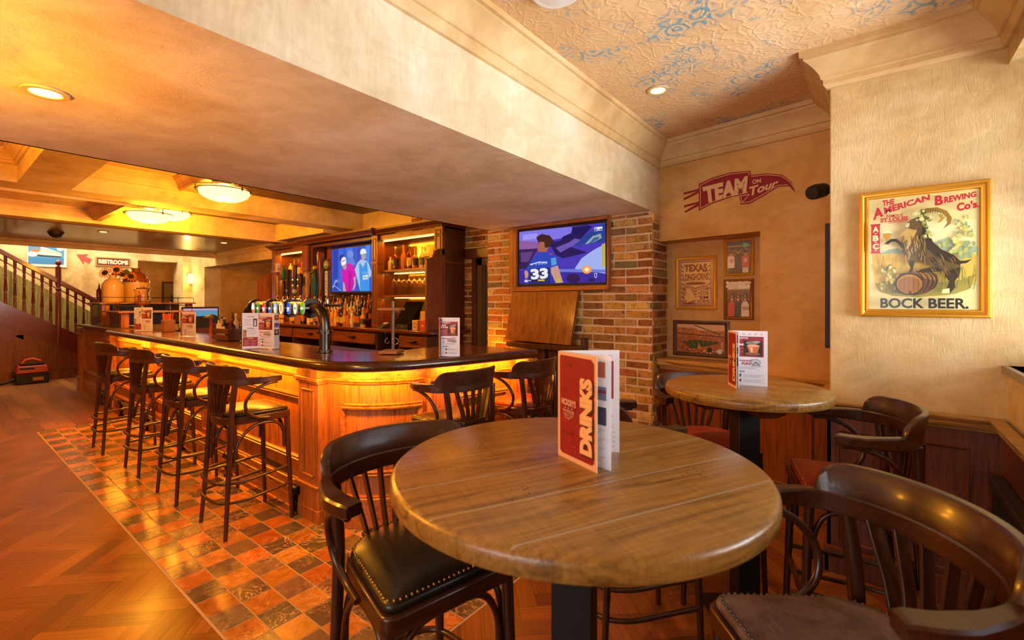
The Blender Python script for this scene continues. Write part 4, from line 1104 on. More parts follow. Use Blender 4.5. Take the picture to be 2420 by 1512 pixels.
tag(p.done('wall_pennant', MT['wallpaint']), 'red pennant reading TEAM ON TOUR painted on the plaster wall', 'mural')
# ---- pictures in the niche
YN = 4.288
def frame(label, cx4, mat, wpx, paintfn, name='picture_frame', group=None, Y=YN, cropdef=(1540, 380, 3.025), depth=0.022, prof=None):
    c = crop(*cropdef, 'y', Y)
    P = [c(*q) for q in cx4]
    x0, x1 = (P[0].x + P[3].x) / 2, (P[1].x + P[2].x) / 2; z1, z0 = (P[0].z + P[1].z) / 2, (P[2].z + P[3].z) / 2
    t = T(name, label, 'picture', ((x0 + x1) / 2, Y + depth / 2, z0), 0, group)
    w = wpx
    pr = prof or [(0, -depth), (0, 0.0), (w * 0.35, 0.004), (w * 0.75, 0.0), (w, -0.006), (w, -depth)]
    rings = []
    for (x, z, sx, sz) in ((x0, z0, 1, 1), (x1, z0, -1, 1), (x1, z1, -1, -1), (x0, z1, 1, -1), (x0, z0, 1, 1)):
        rings.append([Vector((x + sx * a, Y - b, z + sz * a)) for a, b in pr])
    M().loft(rings, True, False).ob('frame', mat, t, sharp=30)
    M().box(x0 + 0.004, x1 - 0.004, Y + 0.006, Y + depth - .002, z0 + .004, z1 - .004).ob('backing', MT['black'], t)
    # picture: a 0..100 across, b 0..100 down, inside the frame
    ix0, ix1, iz0, iz1 = x0 + w * 0.95, x1 - w * 0.95, z0 + w * 0.95, z1 - w * 0.95
    p = Paint(lambda a, b: Vector((ix0 + (ix1 - ix0) * a / 100, Y + 0.0055, iz1 + (iz0 - iz1) * b / 100)), (0, -1, 0), 0.00008)
    paintfn(p); p.done('print', MT['gloss'], t)
    return t
def p_maze(p):
    bg, fg = '#d8b074', '#7a1420'
    p.rect(bg, 0, 0, 100, 100)
    for k, q in enumerate(((2, 2, 98, 98), (6.5, 5.5, 93.5, 94.5))):
        a, b, c, d = q; p.line(fg, [(a, b), (c, b), (c, d), (a, d), (a, b)], 2.2)
    rr = random.Random(3)
    for k in range(9):
        y = 12 + k * 9.3
        for s in (0, 1):
            pts = [(10, y), (10, y + 4), (14 + 3 * (k % 3), y + 4), (14 + 3 * (k % 3), y + 7)]
            p.line(fg, [(a if s == 0 else 100 - a, b) for a, b in pts], 2.0)
    for k in range(7):
        y0 = 54 + k * 3.1
        p.line(fg, [(12, y0 + 6), (26, y0 + 1), (50, y0 + 7 - (k % 2)), (74, y0 + 1), (88, y0 + 6)], 1.5)
    p.ell(fg, 50, 51, 30, 3.2).poly(bg, [(22, 62), (34, 62), (52, 84), (44, 94), (24, 90)])
    for k in range(4): p.line(fg, [(14 + k * 5, 78 + k * 4), (14 + k * 5, 95 - k), (50, 95 - k * 3)], 1.5)
    p.rect(bg, 16, 9, 84, 28).rect(bg, 12, 29, 88, 47)
    p.text(fg, 'TEXAS', [(18, 11), (82, 10), (84, 28), (16, 25)], 0.05).text(fg, 'LONGHORNS', [(13, 31), (87, 29), (86, 44), (14, 46)], 0.04)
    p.rect(bg, 54, 66, 92, 94).text(fg, 'HOOK', [(58, 68), (88, 67), (89, 75), (58, 76)], 0.03).text(fg, "'EM", [(58, 77), (86, 76), (86, 84), (58, 84)], 0.03).text(fg, 'HORNS', [(55, 85), (90, 85), (90, 93), (55, 93)], 0.03)
def p_fans(kind):
    def f(p):
        rr = random.Random(kind)
        p.rect('#5a3a20', 0, 0, 100, 100)
        p.rect('#2a2a48' if kind == 1 else '#b0a494', 0, 0, 100, 24 if kind == 1 else 30)
        for k in range(60): p.ell(rr.choice(['#8a4a20', '#a8602a', '#6a3a20', '#c07a40', '#4a2a18']), rr.uniform(0, 100), rr.uniform(26, 55), 4, 2.5, 7)
        if kind == 1:
            p.rect('#c07a3a', 0, 14, 100, 18).rect('#5ac878', 68, 8, 88, 21)
            for (x, c, h, sk) in ((18, '#d8cfc4', 36, '#c08a60'), (48, '#2a201c', 30, '#b07a50'), (78, '#c04a1c', 36, '#b87a50')):
                p.poly(c, [(x - 16, 52), (x - 8, h + 10), (x + 8, h + 10), (x + 17, 52), (x + 14, 86), (x - 14, 86)]).ell(sk, x, h + 4, 7, 7).ell('#2a1810', x, h - 1, 7, 4)
                p.rect('#2a221c' if x != 78 else '#cfc0a8', x - 12, 84, x + 12, 100)
            p.text('#d0501c', '10', [(12, 56), (25, 54), (25, 68), (13, 70)], 0.05).text('#e8e0d0', '10', [(72, 56), (85, 54), (85, 66), (73, 68)], 0.05)
        else:
            for k in range(40): p.ell(rr.choice(['#e0d4c4', '#cfc4b8']), rr.uniform(0, 100), rr.uniform(0, 18), 10, 4, 8)
            p.rect('#7a4a2a', 0, 22, 100, 30)
            for (x, c, sk) in ((22, '#c83018', '#c08058'), (50, '#2a2428', '#b87a58'), (80, '#d8c8b4', '#b07050')):
                p.poly(c, [(x - 17, 100), (x - 16, 66), (x - 7, 55), (x + 7, 55), (x + 17, 66), (x + 18, 100)]).ell('#2a1810', x, 46, 10, 11).ell(sk, x, 47, 7, 9).rect('#1a1416', x - 6, 43, x + 6, 46.5).poly('#f4e8dc', [(x - 3, 51), (x + 3, 51), (x, 53)])
            p.text('#7a2a18', 'TEXAS', [(66, 72), (98, 70), (98, 80), (67, 82)], 0.03)
    return f
def p_stadium(p):
    rr = random.Random(5)
    p.rect('#d0a888', 0, 0, 100, 30).rect('#a86034', 0, 22, 100, 100)
    p.poly('#b87038', [(0, 12), (40, 14), (52, 30), (52, 44), (0, 40)]).poly('#b06a38', [(58, 28), (100, 22), (100, 48), (55, 46)])
    for k in range(260):
        x, y = rr.uniform(0, 100), rr.uniform(14, 98)
        if y < 22 and x > 42: continue
        p.k = 6 + k % 5; p.ell(rr.choice(['#c8804a', '#8a4820', '#d8a070', '#a05828', '#70401c']), x, y, 1.5, 1.8, 6)
    p.k = 14
    p.line('#3a2818', [(0, 33), (100, 42)], 3).line('#2a4a2a', [(38, 3), (92, 34)], 3)
    p.poly('#2f4a24', [(8, 62), (40, 55), (86, 58), (88, 66), (30, 88)]).poly('#b04a24', [(6, 64), (12, 62), (30, 86), (24, 88)])
    for k in range(6): p.line('#8a9a70', [(20 + k * 12, 60 - k * .4), (30 + k * 9, 80 - k * 3)], 0.7)
    for k in range(40): p.ell(rr.choice(['#c8804a', '#d8a070', '#a05828', '#3a2a20', '#e0d0c0']), rr.uniform(10, 98), rr.uniform(84, 99), 2, 3, 7)
    p.ell('#2a1e1a', 70, 88, 5, 9).ell('#cfd0d8', 90, 92, 5, 9).poly('#c88a58', [(92, 60), (98, 56), (97, 86), (93, 86)]).poly('#c88a50', [(48, 66), (52, 80), (44, 84)])
frame('gold-framed maroon and tan maze poster of the Longhorns on the niche wall', [(172, 690), (462, 675), (463, 1062), (172, 1061)], MT['gold'], 0.026, p_maze, group='framed pictures in the niche')
frame('gold-framed photo of three standing fans, topmost in the niche', [(517, 562), (730, 545), (731, 816), (518, 822)], MT['gold'], 0.024, p_fans(1), group='framed pictures in the niche')
frame('bronze-framed photo of three smiling people, below the topmost picture in the niche', [(515, 848), (727, 840), (727, 1138), (515, 1132)], plain('bronze_gilt', '#8f5f1e', 0.35, 0.8), 0.028, p_fans(2), group='framed pictures in the niche')
frame('wide dark-framed photo of a crowded stadium, lowest in the niche', [(153, 1138), (555, 1146), (550, 1412), (153, 1388)], MT['dark'], 0.036, p_stadium, group='framed pictures in the niche')
# ---- goat poster
def p_goat(pp):
    def P(x, y):
        top = 252 - 67 * (x - 440) / 775.0
        return ((x - 440) / 7.75, (y - top) / (1030 - top) * 100)
    class Q:
        def poly(s, c, pts): pp.poly(c, [P(*q) for q in pts]); return s
        def ell(s, c, cx, cy, rx, ry=None, n=18, a=0):
            ry = ry or rx
            return s.poly(c, [(cx + rx * math.cos(t) * math.cos(a) - ry * math.sin(t) * math.sin(a), cy + rx * math.cos(t) * math.sin(a) + ry * math.sin(t) * math.cos(a)) for t in [k * 2 * PI / n for k in range(n)]])
        def line(s, c, pts, w):
            L = smooth([(x, y, 0) for x, y in pts], 4) if len(pts) > 2 else [Vector((x, y, 0)) for x, y in pts]
            nn = len(L)
            up, dn = [], []
            for i, q in enumerate(L):
                d = (L[min(i + 1, nn - 1)] - L[max(i - 1, 0)]).normalized(); k = w / 2 * (0.35 + 0.65 * math.sin(PI * (i + 0.5) / nn)) if w > 3 else w / 2
                up.append((q.x - d.y * k, q.y + d.x * k)); dn.append((q.x + d.y * k, q.y - d.x * k))
            return s.poly(c, up + dn[::-1])
        def text(s, c, t, q, b=0.02, sh=0): pp.text(c, t, [P(*k) for k in q], b, sh); return s
    q = Q(); rr = random.Random(11)
    pp.rect('#ddd592', 0, 0, 100, 100)
    q.poly('#e6dfa6', [(460, 420), (1200, 400), (1200, 640), (460, 640)])
    q.poly('#a9bd9a', [(900, 560), (960, 540), (1010, 520), (1060, 555), (1205, 590), (1205, 650), (900, 640)]).poly('#8fae98', [(490, 645), (600, 605), (660, 598), (720, 620), (760, 645)])
    q.poly('#d3b84e', [(462, 640), (620, 632), (820, 645), (1205, 640), (1200, 820), (1150, 890), (1000, 935), (700, 940), (540, 915), (490, 860)])
    q.poly('#9a9440', [(490, 850), (560, 830), (700, 860), (950, 840), (1100, 820), (1190, 780), (1160, 880), (1060, 920), (800, 945), (620, 935), (520, 905)])
    for k in range(70):
        x = rr.uniform(480, 800); y = rr.uniform(680, 780)
        q.line(rr.choice(['#c7962a', '#b3801f', '#e0c55e']), [(x, y), (x + rr.uniform(-30, 20), y - rr.uniform(20, 70))], 2.5)
    for (x, y, r) in ((1135, 380, 20), (1125, 430, 34), (1150, 470, 30), (1095, 480, 36), (1070, 420, 24), (1140, 520, 48), (1085, 550, 50), (1150, 590, 45), (1060, 610, 46), (1120, 640, 50), (1175, 640, 26), (990, 570, 34), (960, 590, 24)):
        for k in range(7): q.ell(rr.choice(['#7f9a6a', '#a9b45a', '#c3bf62', '#8aa070', '#d6cf7c']), x + rr.uniform(-r, r) * .7, y + rr.uniform(-r, r) * .7, r * 0.38, r * 0.28, 8, rr.uniform(0, 3))
    for (x, y) in ((555, 760), (600, 790), (640, 760), (570, 820), (620, 840), (550, 870), (640, 890), (680, 800), (590, 740)):
        for k in range(5): q.ell(rr.choice(['#b8b65a', '#d3cf86', '#8c8a3c', '#5f6428', '#c9c37a']), x + rr.uniform(-18, 18), y + rr.uniform(-16, 16), 17, 12, 8, rr.uniform(0, 3))
    for k in range(26):
        x = rr.uniform(900, 1190); y = rr.uniform(800, 890)
        q.line(rr.choice(['#6a7030', '#8c8a3a', '#4f5a24']), [(x, y), (x + rr.uniform(-10, 20), y - rr.uniform(30, 110))], 5)
    # barrel
    q.poly('#5a3a14', [(690, 775), (800, 762), (880, 760), (935, 785), (945, 830), (920, 880), (860, 915), (780, 932), (700, 915), (650, 870)])
    q.poly('#8c6124', [(720, 772), (870, 764), (925, 792), (930, 830), (800, 800)])
    for x in (832, 868, 900, 925): q.line('#1e140a', [(x - 40, 764), (x, 800), (x + 6, 850), (x - 28, 915 - (x - 832) * .25)], 9)
    q.ell('#3a2410', 742, 850, 106, 80).ell('#a8762e', 742, 852, 92, 68).ell('#8c5c20', 742, 858, 86, 58)
    for k in range(5): q.line('#5f3c14', [(672 + k * 34, 796), (670 + k * 34, 905)], 2)
    q.ell('#1a100a', 748, 912, 9)
    # goat
    BK, BR2, LT = '#2e2410', '#5a4720', '#b99a52'
    q.poly(BK, [(962, 725), (900, 732), (822, 748), (798, 768), (850, 772), (968, 762)])
    q.poly(BR2, [(742, 450), (835, 438), (880, 500), (905, 560), (965, 612), (1040, 645), (1085, 688), (1092, 740), (1062, 805), (1000, 800), (960, 742), (900, 728), (838, 702), (790, 690), (768, 722), (742, 722), (715, 655), (690, 602), (690, 540)])
    q.poly(BK, [(835, 445), (882, 500), (908, 558), (968, 612), (1042, 645), (1086, 688), (1092, 720), (1020, 700), (930, 660), (860, 600), (825, 520)])
    q.poly(BK, [(692, 602), (656, 562), (640, 552), (612, 552), (585, 572), (556, 568), (570, 556), (606, 534), (650, 532), (676, 552), (712, 590)])
    q.poly(BK, [(742, 690), (782, 690), (768, 742), (764, 764), (734, 768), (748, 738)])
    q.poly(BK, [(1000, 760), (1088, 735), (1078, 800), (1052, 832), (1058, 872), (1022, 918), (966, 916), (1000, 880), (1016, 832), (984, 790)]).poly('#e0d49a', [(972, 890), (1018, 880), (1020, 916), (966, 916)])
    q.poly(BK, [(1078, 690), (1120, 690), (1166, 678), (1130, 706), (1085, 712)])
    q.poly(LT, [(745, 445), (720, 470), (690, 486), (666, 522), (706, 508), (694, 560), (726, 540), (722, 610), (760, 560), (790, 490), (800, 452)])
    for k in range(46):
        x, y = rr.uniform(705, 860), rr.uniform(500, 660)
        q.line(rr.choice(['#c6a85e', '#8a6c30', '#3a2c14', '#a08040']), [(x, y), (x + rr.uniform(-8, 8), y + 22), (x + rr.uniform(-4, 14), y + rr.uniform(40, 62))], 6)
    for k in range(34):
        x, y = rr.uniform(860, 1070), rr.uniform(620, 760)
        q.line(rr.choice(['#6e5426', '#1e160a', '#8a6c30']), [(x, y), (x + 14, y + 20), (x + rr.uniform(14, 30), y + 42)], 5)
    q.poly(BR2, [(712, 442), (722, 424), (752, 400), (800, 380), (852, 388), (862, 430), (828, 462), (778, 472), (742, 458)]).poly('#e0d49a', [(712, 442), (722, 426), (744, 424), (740, 448), (722, 452)])
    q.ell('#f0e8c0', 796, 402, 9, 7).ell('#1a1208', 795, 402, 4, 4).line('#1a1208', [(716, 438), (740, 436)], 3)
    q.poly('#6e5826', [(850, 380), (912, 388), (880, 402), (852, 400)])
    q.poly('#8c6c22', [(790, 350), (860, 322), (935, 316), (1000, 342), (1032, 388), (1024, 432), (974, 467), (1000, 428), (1002, 392), (966, 356), (910, 344), (850, 362), (800, 372)])
    for k in range(12):
        a = k / 11; q.line('#3a2c0e', [(820 + 190 * a - (a > .75) * 30 * (a - .75), 330 - 18 * math.sin(PI * a) + 62 * a * a), (830 + 165 * a, 364 - 20 * math.sin(PI * a) + 48 * a * a)], 4)
    q.poly('#a88a36', [(938, 368), (972, 364), (980, 394), (962, 418), (934, 425), (955, 396)])
    for (x, y) in ((785, 360), (805, 350), (835, 345), (850, 372), (828, 398), (842, 425), (860, 452), (885, 400), (900, 380), (870, 492), (888, 514), (850, 520), (905, 496)):
        q.ell(rr.choice(['#7a8438', '#c8c684', '#525c22']), x, y, 20, 15, 8, rr.uniform(0, 3)).ell(rr.choice(['#dcd89a', '#a8a858']), x + 5, y - 4, 9, 8, 8)
    q.poly('#c08a2c', [(546, 495), (612, 492), (604, 522), (588, 540), (566, 540), (550, 522)]).poly('#e8dfb0', [(542, 494), (560, 480), (600, 478), (614, 494)]).line('#5a4a1c', [(576, 540), (576, 566)], 4).ell('#5a4a1c', 574, 567, 16, 4)
    # lettering
    RDD = '#b3202a'
    q.text(RDD, 'THE', [(542, 264), (632, 250), (632, 290), (544, 306)], 0.04).text(RDD, 'A', [(470, 322), (545, 304), (552, 372), (472, 404)], 0.05).text(RDD, 'MERICAN', [(552, 314), (884, 224), (884, 264), (560, 360)], 0.045)
    q.text(RDD, 'B', [(918, 238), (972, 230), (976, 300), (918, 306)], 0.05).text(RDD, 'REWING', [(980, 246), (1190, 212), (1190, 250), (982, 292)], 0.045).text(RDD, "Co's.", [(1062, 290), (1208, 272), (1210, 322), (1064, 350)], 0.05)
    q.text(RDD, 'FAMOUS', [(575, 364), (695, 356), (695, 378), (576, 384)], 0.03).text(RDD, 'ST.LOUIS', [(527, 390), (732, 374), (732, 406), (528, 420)], 0.04).line(RDD, [(590, 424), (705, 413)], 4)
    q.poly(RDD, [(450, 432), (530, 426), (524, 442), (524, 620), (530, 636), (452, 638), (458, 622), (458, 448)])
    for t_, y in (('A', 448), ('B', 510), ('C', 568)): q.text('#e6dc9c', t_, [(470, y), (516, y - 2), (516, y + 38), (470, y + 40)], 0.05)
    for y in (494, 554, 612): q.poly('#e6dc9c', [(484, y), (502, y), (502, y + 5), (484, y + 5)])
    q.text('#1e1c24', 'BOCK BEER.', [(528, 952), (1140, 950), (1140, 1024), (528, 1022)], 0.03)
GP = [(0, -0.03), (0, 0.0), (0.006, 0.006), (0.014, 0.008), (0.02, 0.002), (0.026, 0.0), (0.03, 0.006), (0.036, 0.004), (0.04, -0.004), (0.043, -0.012), (0.043, -0.03)]
frame('large gilt-framed beer poster of a goat on a barrel, on the white plaster wall', [(380, 222), (1291, 122), (1289, 1084), (382, 1068)], MT['gold'], 0.043, p_goat, Y=3.138, cropdef=(1900, 380, 2.9077), depth=0.03, prof=GP)
# ---- on the return of the white wall
t = T('wall_screen', 'thin black screen seen edge-on at the corner of the white wall', 'television', (-0.23, 3.5, 1.23))
M().box(-0.232, -0.207, 3.23, 3.78, 1.235, 1.955).ob('casing', MT['black'], t, bevel=0.004)
M().box(-0.2335, -0.231, 3.25, 3.76, 1.26, 1.94).ob('panel', plain('dark_panel', '#050506', 0.1), t)
t = T('spot_camera', 'black spotlight sticking out behind the corner of the white wall', 'spotlight', (-0.207, 3.4, 2.18))
M().tube([(-0.2055, 3.4, 2.18), (-0.235, 3.4, 2.18)], 0.022, 12).ob('bracket', MT['black'], t)
M().tube([(-0.235, 3.4, 2.185), (-0.25, 3.38, 2.18), (-0.285, 3.33, 2.165), (-0.305, 3.30, 2.155)], [0.03, 0.042, 0.046, 0.04], 14).ob('head', MT['black'], t)
# ---- radiator under the window
t = T('radiator_cover', 'dark grey-brown radiator cover under the dado ledge at the right edge', 'radiator', (0.45, 2.2, 0))
gm = plain('radiator_paint', '#3c3228', 0.4, 0.3)
M().box(0.425, 0.468, 1.4, 3.1, 0.08, 0.665).ob('body', gm, t, bevel=0.004)
M().box(0.415, 0.468, 1.38, 3.11, 0.665, 0.69).ob('top_grille', gm, t, bevel=0.004)
m = M()
for k in range(56): m.box(0.421, 0.426, 1.45 + k * 0.029, 1.462 + k * 0.029, 0.12, 0.63)
m.ob('ribs', gm, t)
M().box(0.43, 0.46, 1.45, 1.5, 0, 0.08).box(0.43, 0.46, 3.0, 3.05, 0, 0.08).ob('foot', gm, t)
# ================================================================== MENUS
def menu_page(p, a0=0.0, a1=1.0, kind=0):
    """one printed page; picture coordinates 0..1 across, 0..1 down"""
    W_ = a1 - a0
    def X(a): return a0 + a * W_
    def r(c, x0, y0, x1, y1): p.rect(c, X(x0), y0, X(x1), y1)
    def tx(c, t, x0, y0, x1, y1, **k): p.text(c, t, [(X(x0), y0), (X(x1), y0), (X(x1), y1), (X(x0), y1)], **k)
    def lines(c, x0, x1, ys, h=0.004): [r(c, x0, y, x1 - 0.06 * (k % 3), y + h) for k, y in enumerate(ys)]
    RD_, NV = '#9c2f3c', '#2c3658'
    r('#e6e6f2', 0, 0, 1, 1)
    asp = 0.44
    def star(x, y, s, c='#d8b0bc'):
        p.poly(c, [(X(x + (s if k % 2 == 0 else s * .42) * math.sin(k * PI / 5)), y - (s if k % 2 == 0 else s * .42) * math.cos(k * PI / 5) * asp * 1.0) for k in range(10)])
    if kind == 0:
        for k in range(5): star(0.24 + k * 0.152, 0.06, 0.05)
        p.poly(NV, [(X(0), 0.04), (X(0.07), 0.04), (X(0.04), 0.065), (X(0.07), 0.095), (X(0), 0.095)])
        r(RD_, 0.0, 0.105, 0.9, 0.475)
        tx('#f4eef0', 'MARGARITAS', 0.06, 0.118, 0.5, 0.148, bold=0.04)
        for k in range(5): star(0.58 + k * 0.065, 0.145, 0.018, '#c06a74')
        tx('#f0a050', 'with ice', 0.14, 0.155, 0.32, 0.18, shear=0.2); tx('#ffffff', 'Slow', 0.03, 0.175, 0.27, 0.225, bold=0.05, shear=0.3); tx('#ffffff', 'KE & FIRE!', 0.0, 0.235, 0.4, 0.27, bold=0.05)
        lines('#e0b8bc', 0.0, 0.38, [0.32, 0.345, 0.362, 0.38, 0.41, 0.43])
        r('#2e2a26', 0.39, 0.18, 0.86, 0.455)
        for (x, y, a, b, c) in ((0.6, 0.22, .16, .035, '#8a8478'), (0.72, 0.2, .1, .02, '#b0aaa0'), (0.62, 0.42, .2, .03, '#8a5a44')): p.ell(c, X(x), y, a * W_, b, 12)
        p.poly('#d8703a', [(X(0.47), 0.27), (X(0.8), 0.265), (X(0.74), 0.40), (X(0.54), 0.405)]); p.ell('#f0b090', X(0.635), 0.27, 0.165 * W_, 0.022, 14); p.poly('#f4c8a8', [(X(0.55), 0.3), (X(0.62), 0.3), (X(0.62), 0.39), (X(0.58), 0.39)])
        tx('#a0304a', 'Fairground', 0.05, 0.52, 0.6, 0.575, bold=0.02, shear=0.3); tx('#a0304a', 'FUN!', 0.34, 0.575, 0.58, 0.625, bold=0.03)
        cx, cy = 0.7, 0.57
        for rad in (0.13, 0.11):
            for k in range(18):
                a, b = k * 2 * PI / 18, (k + 1) * 2 * PI / 18
                p.line(NV, [(X(cx + rad * math.cos(a)), cy + rad * asp * math.sin(a)), (X(cx + rad * math.cos(b)), cy + rad * asp * math.sin(b))], 0.004 * W_)
        for k in range(9): p.line(NV, [(X(cx), cy), (X(cx + .13 * math.cos(k * PI / 4.5)), cy + .13 * asp * math.sin(k * PI / 4.5))], 0.004 * W_)
        p.line(NV, [(X(cx - .1), 0.635), (X(cx), cy), (X(cx + .1), 0.635)], 0.01 * W_); r(NV, 0.58, 0.634, 0.88, 0.638)
        p.ell('#d878a8', X(0.16), 0.615, 0.035 * W_, 0.017, 10); p.poly('#b02a4a', [(X(.12), .635), (X(.2), .635), (X(.16), .66)]); r('#8890b0', .155, .66, .165, .69)
        lines('#9098b4', 0.24, 0.82, [0.65, 0.668, 0.682, 0.696])
        tx(NV, 'BOURBON', 0.12, 0.73, 0.42, 0.758, bold=0.03); r('#9098b4', 0.46, 0.745, 0.9, 0.748); r('#9098b4', 0, 0.735, .09, .738)
        tx('#b0304a', 'Whisky', 0.0, 0.775, 0.15, 0.8, shear=0.2)
        for y, c in ((0.79, '#44506a'), (0.88, '#8a2a2a')):
            p.poly(c, [(X(.25), y), (X(.33), y), (X(.32), y + .055), (X(.26), y + .055)])
            lines('#9098b4', 0.38, 0.92, [y + .002, y + .02, y + .035, y + .05])
        lines('#9098b4', 0.0, 0.2, [0.85, .87, .885, .9, .915, .93])
    elif kind == 1:
        tx(NV, 'CLASSICS', 0.3, 0.09, 0.75, 0.12, bold=0.02); lines('#9098b4', 0.1, 0.6, [.17, .185, .2, .23, .245, .26, .3, .315, .33, .35])
        r('#4a4450', 0.66, 0.16, 0.9, 0.38); p.ell('#c8c4c8', X(.78), .22, .07 * W_, .02, 10); r('#e0d8dc', .72, .24, .84, .36)
        for k in range(5): star(0.1 + k * 0.11, 0.05, 0.035)
        tx(NV, 'LONG DRINKS', 0.3, 0.42, 0.72, 0.445, bold=0.02)
        r('#8a7a40', 0.06, 0.47, 0.26, 0.67); r('#d07a4a', .1, .55, .22, .65)
        lines('#9098b4', 0.36, 0.9, [.48, .5, .52, .56, .58, .6]); lines('#b04050', .3, .34, [.49, .57], .03)
        r(RD_, 0.04, 0.68, 0.94, 0.93); tx('#f0c060', 'SHARERS', 0.34, 0.7, 0.66, 0.73, bold=0.03)
        lines('#e0b8bc', 0.12, 0.46, [.77, .79, .81, .85, .87, .89]); lines('#e0b8bc', 0.55, 0.9, [.77, .79, .81, .85, .87, .89])
    else:
        r('#b06040', 0.08, 0.06, 0.9, 0.2); p.ell('#d8a050', X(.5), .12, .2 * W_, .03, 10)
        r('#6a7898', 0.08, 0.28, 0.92, 0.4); r('#3a4058', .08, .46, .92, .62); p.ell('#c8a0a8', X(.5), .53, .25 * W_, .05, 10)
        r('#8a2a3a', 0.08, 0.31, 0.92, 0.34); lines('#9098c0', 0.1, 0.9, [.66, .68, .7, .74, .76, .8, .82, .84, .88, .9, .93])
def cover(p):
    p.rect('#e2a878', 0, 0, 1, 1)
    p.poly('#8e0c10', [(0.07, 0.03), (0.87, 0.035), (0.94, 0.07), (0.94, 0.93), (0.88, 0.955), (0.12, 0.955), (0.06, 0.93), (0.05, 0.06)])
    rr = random.Random(2)
    for k in range(26):
        x, y = rr.uniform(.08, .6), rr.uniform(.06, .88); p.rect(rr.choice(['#82090d', '#9a1418']), x, y, x + rr.uniform(.08, .26), y + rr.uniform(.01, .03))
    dx = 0.025
    p.text('#4a0608', 'DRINKS', [(0.62 + dx, 0.9), (0.62 + dx, 0.215), (0.92 + dx, 0.215), (0.92 + dx, 0.9)], 0.07)
    p.text('#e8b070', 'DRINKS', [(0.6, 0.885), (0.6, 0.205), (0.905, 0.205), (0.905, 0.885)], 0.07)
    p.text('#d89a78', "HICKORY'S", [(0.12, 0.43), (0.5, 0.435), (0.5, 0.5), (0.12, 0.49)], 0.05)
    for k in range(3): p.poly('#d89a78', [(0.2 + k * .09, .515), (.22 + k * .09, .507), (.24 + k * .09, .515), (.22 + k * .09, .523)])
    p.text('#d89a78', 'SMOKEHOUSE', [(0.16, 0.53), (0.46, 0.535), (0.46, 0.557), (0.16, 0.55)], 0.03)
    p.rect('#d89a78', .17, .563, .46, .567); p.text('#d89a78', 'AND TAPS', [(0.18, 0.575), (0.44, 0.578), (0.44, 0.592), (0.18, 0.588)], 0.03)
    p.rect('#d89a78', .2, .6, .4, .604); p.rect('#d89a78', .24, .61, .36, .614)
def menu(label, z, H, leaves, cat='menu'):
    """leaves = list of (x0, y0, x1, y1, page function or None)"""
    xs = [l[0] for l in leaves] + [l[2] for l in leaves]; ys = [l[1] for l in leaves] + [l[3] for l in leaves]
    t = T('drinks_menu', label, cat, (sum(xs) / len(xs), sum(ys) / len(ys), z), 0, 'folded drinks menus')
    for (xa, ya, xb, yb, fn, nm) in leaves:
        A = Vector((xa, ya, z)); B = Vector((xb, yb, z)); d = B - A
        n = Vector((d.y, -d.x, 0)).normalized()
        if n.dot(A) > 0: n = -n
        up = Vector((0, 0, H))
        m = M(); m.loft([[A, B, B - n * 0.0016, A - n * 0.0016], [A + up, B + up, B + up - n * 0.0016, A + up - n * 0.0016]])
        lf = m.ob(nm, MT['white'], t)
        if fn:
            p = Paint(lambda a, b: A + d * a + up * (1 - b), n, 0.00008); fn(p); p.done('print', MT['ink'], lf)
    return t
pg0 = lambda p: menu_page(p)
pg1 = lambda p: menu_page(p, kind=1)
pg2 = lambda p: menu_page(p, kind=2)
menu('folded menu with red DRINKS cover standing on the larger round table', 1.1005, 0.272, [(-0.655, 1.031, -0.512, 0.974, cover, 'cover'), (-0.652, 1.036, -0.494, 1.009, pg2, 'inner_leaf'), (-0.655, 1.04, -0.538, 1.15, pg0, 'back_leaf')])
menu('white page of a folded drinks menu standing on the smaller round table', 1.1005, 0.262, [(-0.567, 2.43, -0.507, 2.325, cover, 'cover'), (-0.563, 2.433, -0.500, 2.345, pg2, 'inner_leaf'), (-0.565, 2.437, -0.403, 2.473, pg0, 'back_leaf')])
def mp(pts, z=1.1225, dy=0.0):
    o = []
    for u, v in pts:
        t = (CAMH - z) / ((v - HYP) / FPX); a = (u - CXP) / FPX
        o.append(((-math.sin(TH) + a * math.cos(TH)) * t, (math.cos(TH) + a * math.sin(TH)) * t + dy))
    return o
q = [(-4.10, 1.66), (-3.99, 1.72), (-3.86, 1.78), (-3.90, 1.86)]
menu('wide open three-fold drinks menu standing on the bar beside the wooden crate', 1.1225, 0.29, [(-4.04, 1.61, -3.985, 1.715, pg1, 'leaf'), (-3.985, 1.715, -3.83, 1.765, pg0, 'leaf'), (-3.83, 1.765, -3.845, 1.815, pg2, 'leaf')])
menu('drinks menu standing on the bar between the crate and the tiered stand', 1.1225, 0.27, [(-6.10, 1.79, -6.08, 1.80, cover, 'cover'), (-6.09, 1.80, -5.93, 1.885, pg0, 'leaf')])
menu('farthest drinks menu on the bar, standing before the tiered wooden stand', 1.1225, 0.31, [(-7.6, 1.72, -7.52, 1.78, pg1, 'leaf'), (-7.52, 1.78, -7.42, 1.87, pg0, 'leaf')])
menu('drinks menu standing on the short end of the bar near the pier', 1.1225, 0.27, [(-2.415, 2.245, -2.37, 2.215, cover, 'cover'), (-2.398, 2.252, -2.28, 2.318, pg0, 'leaf')])
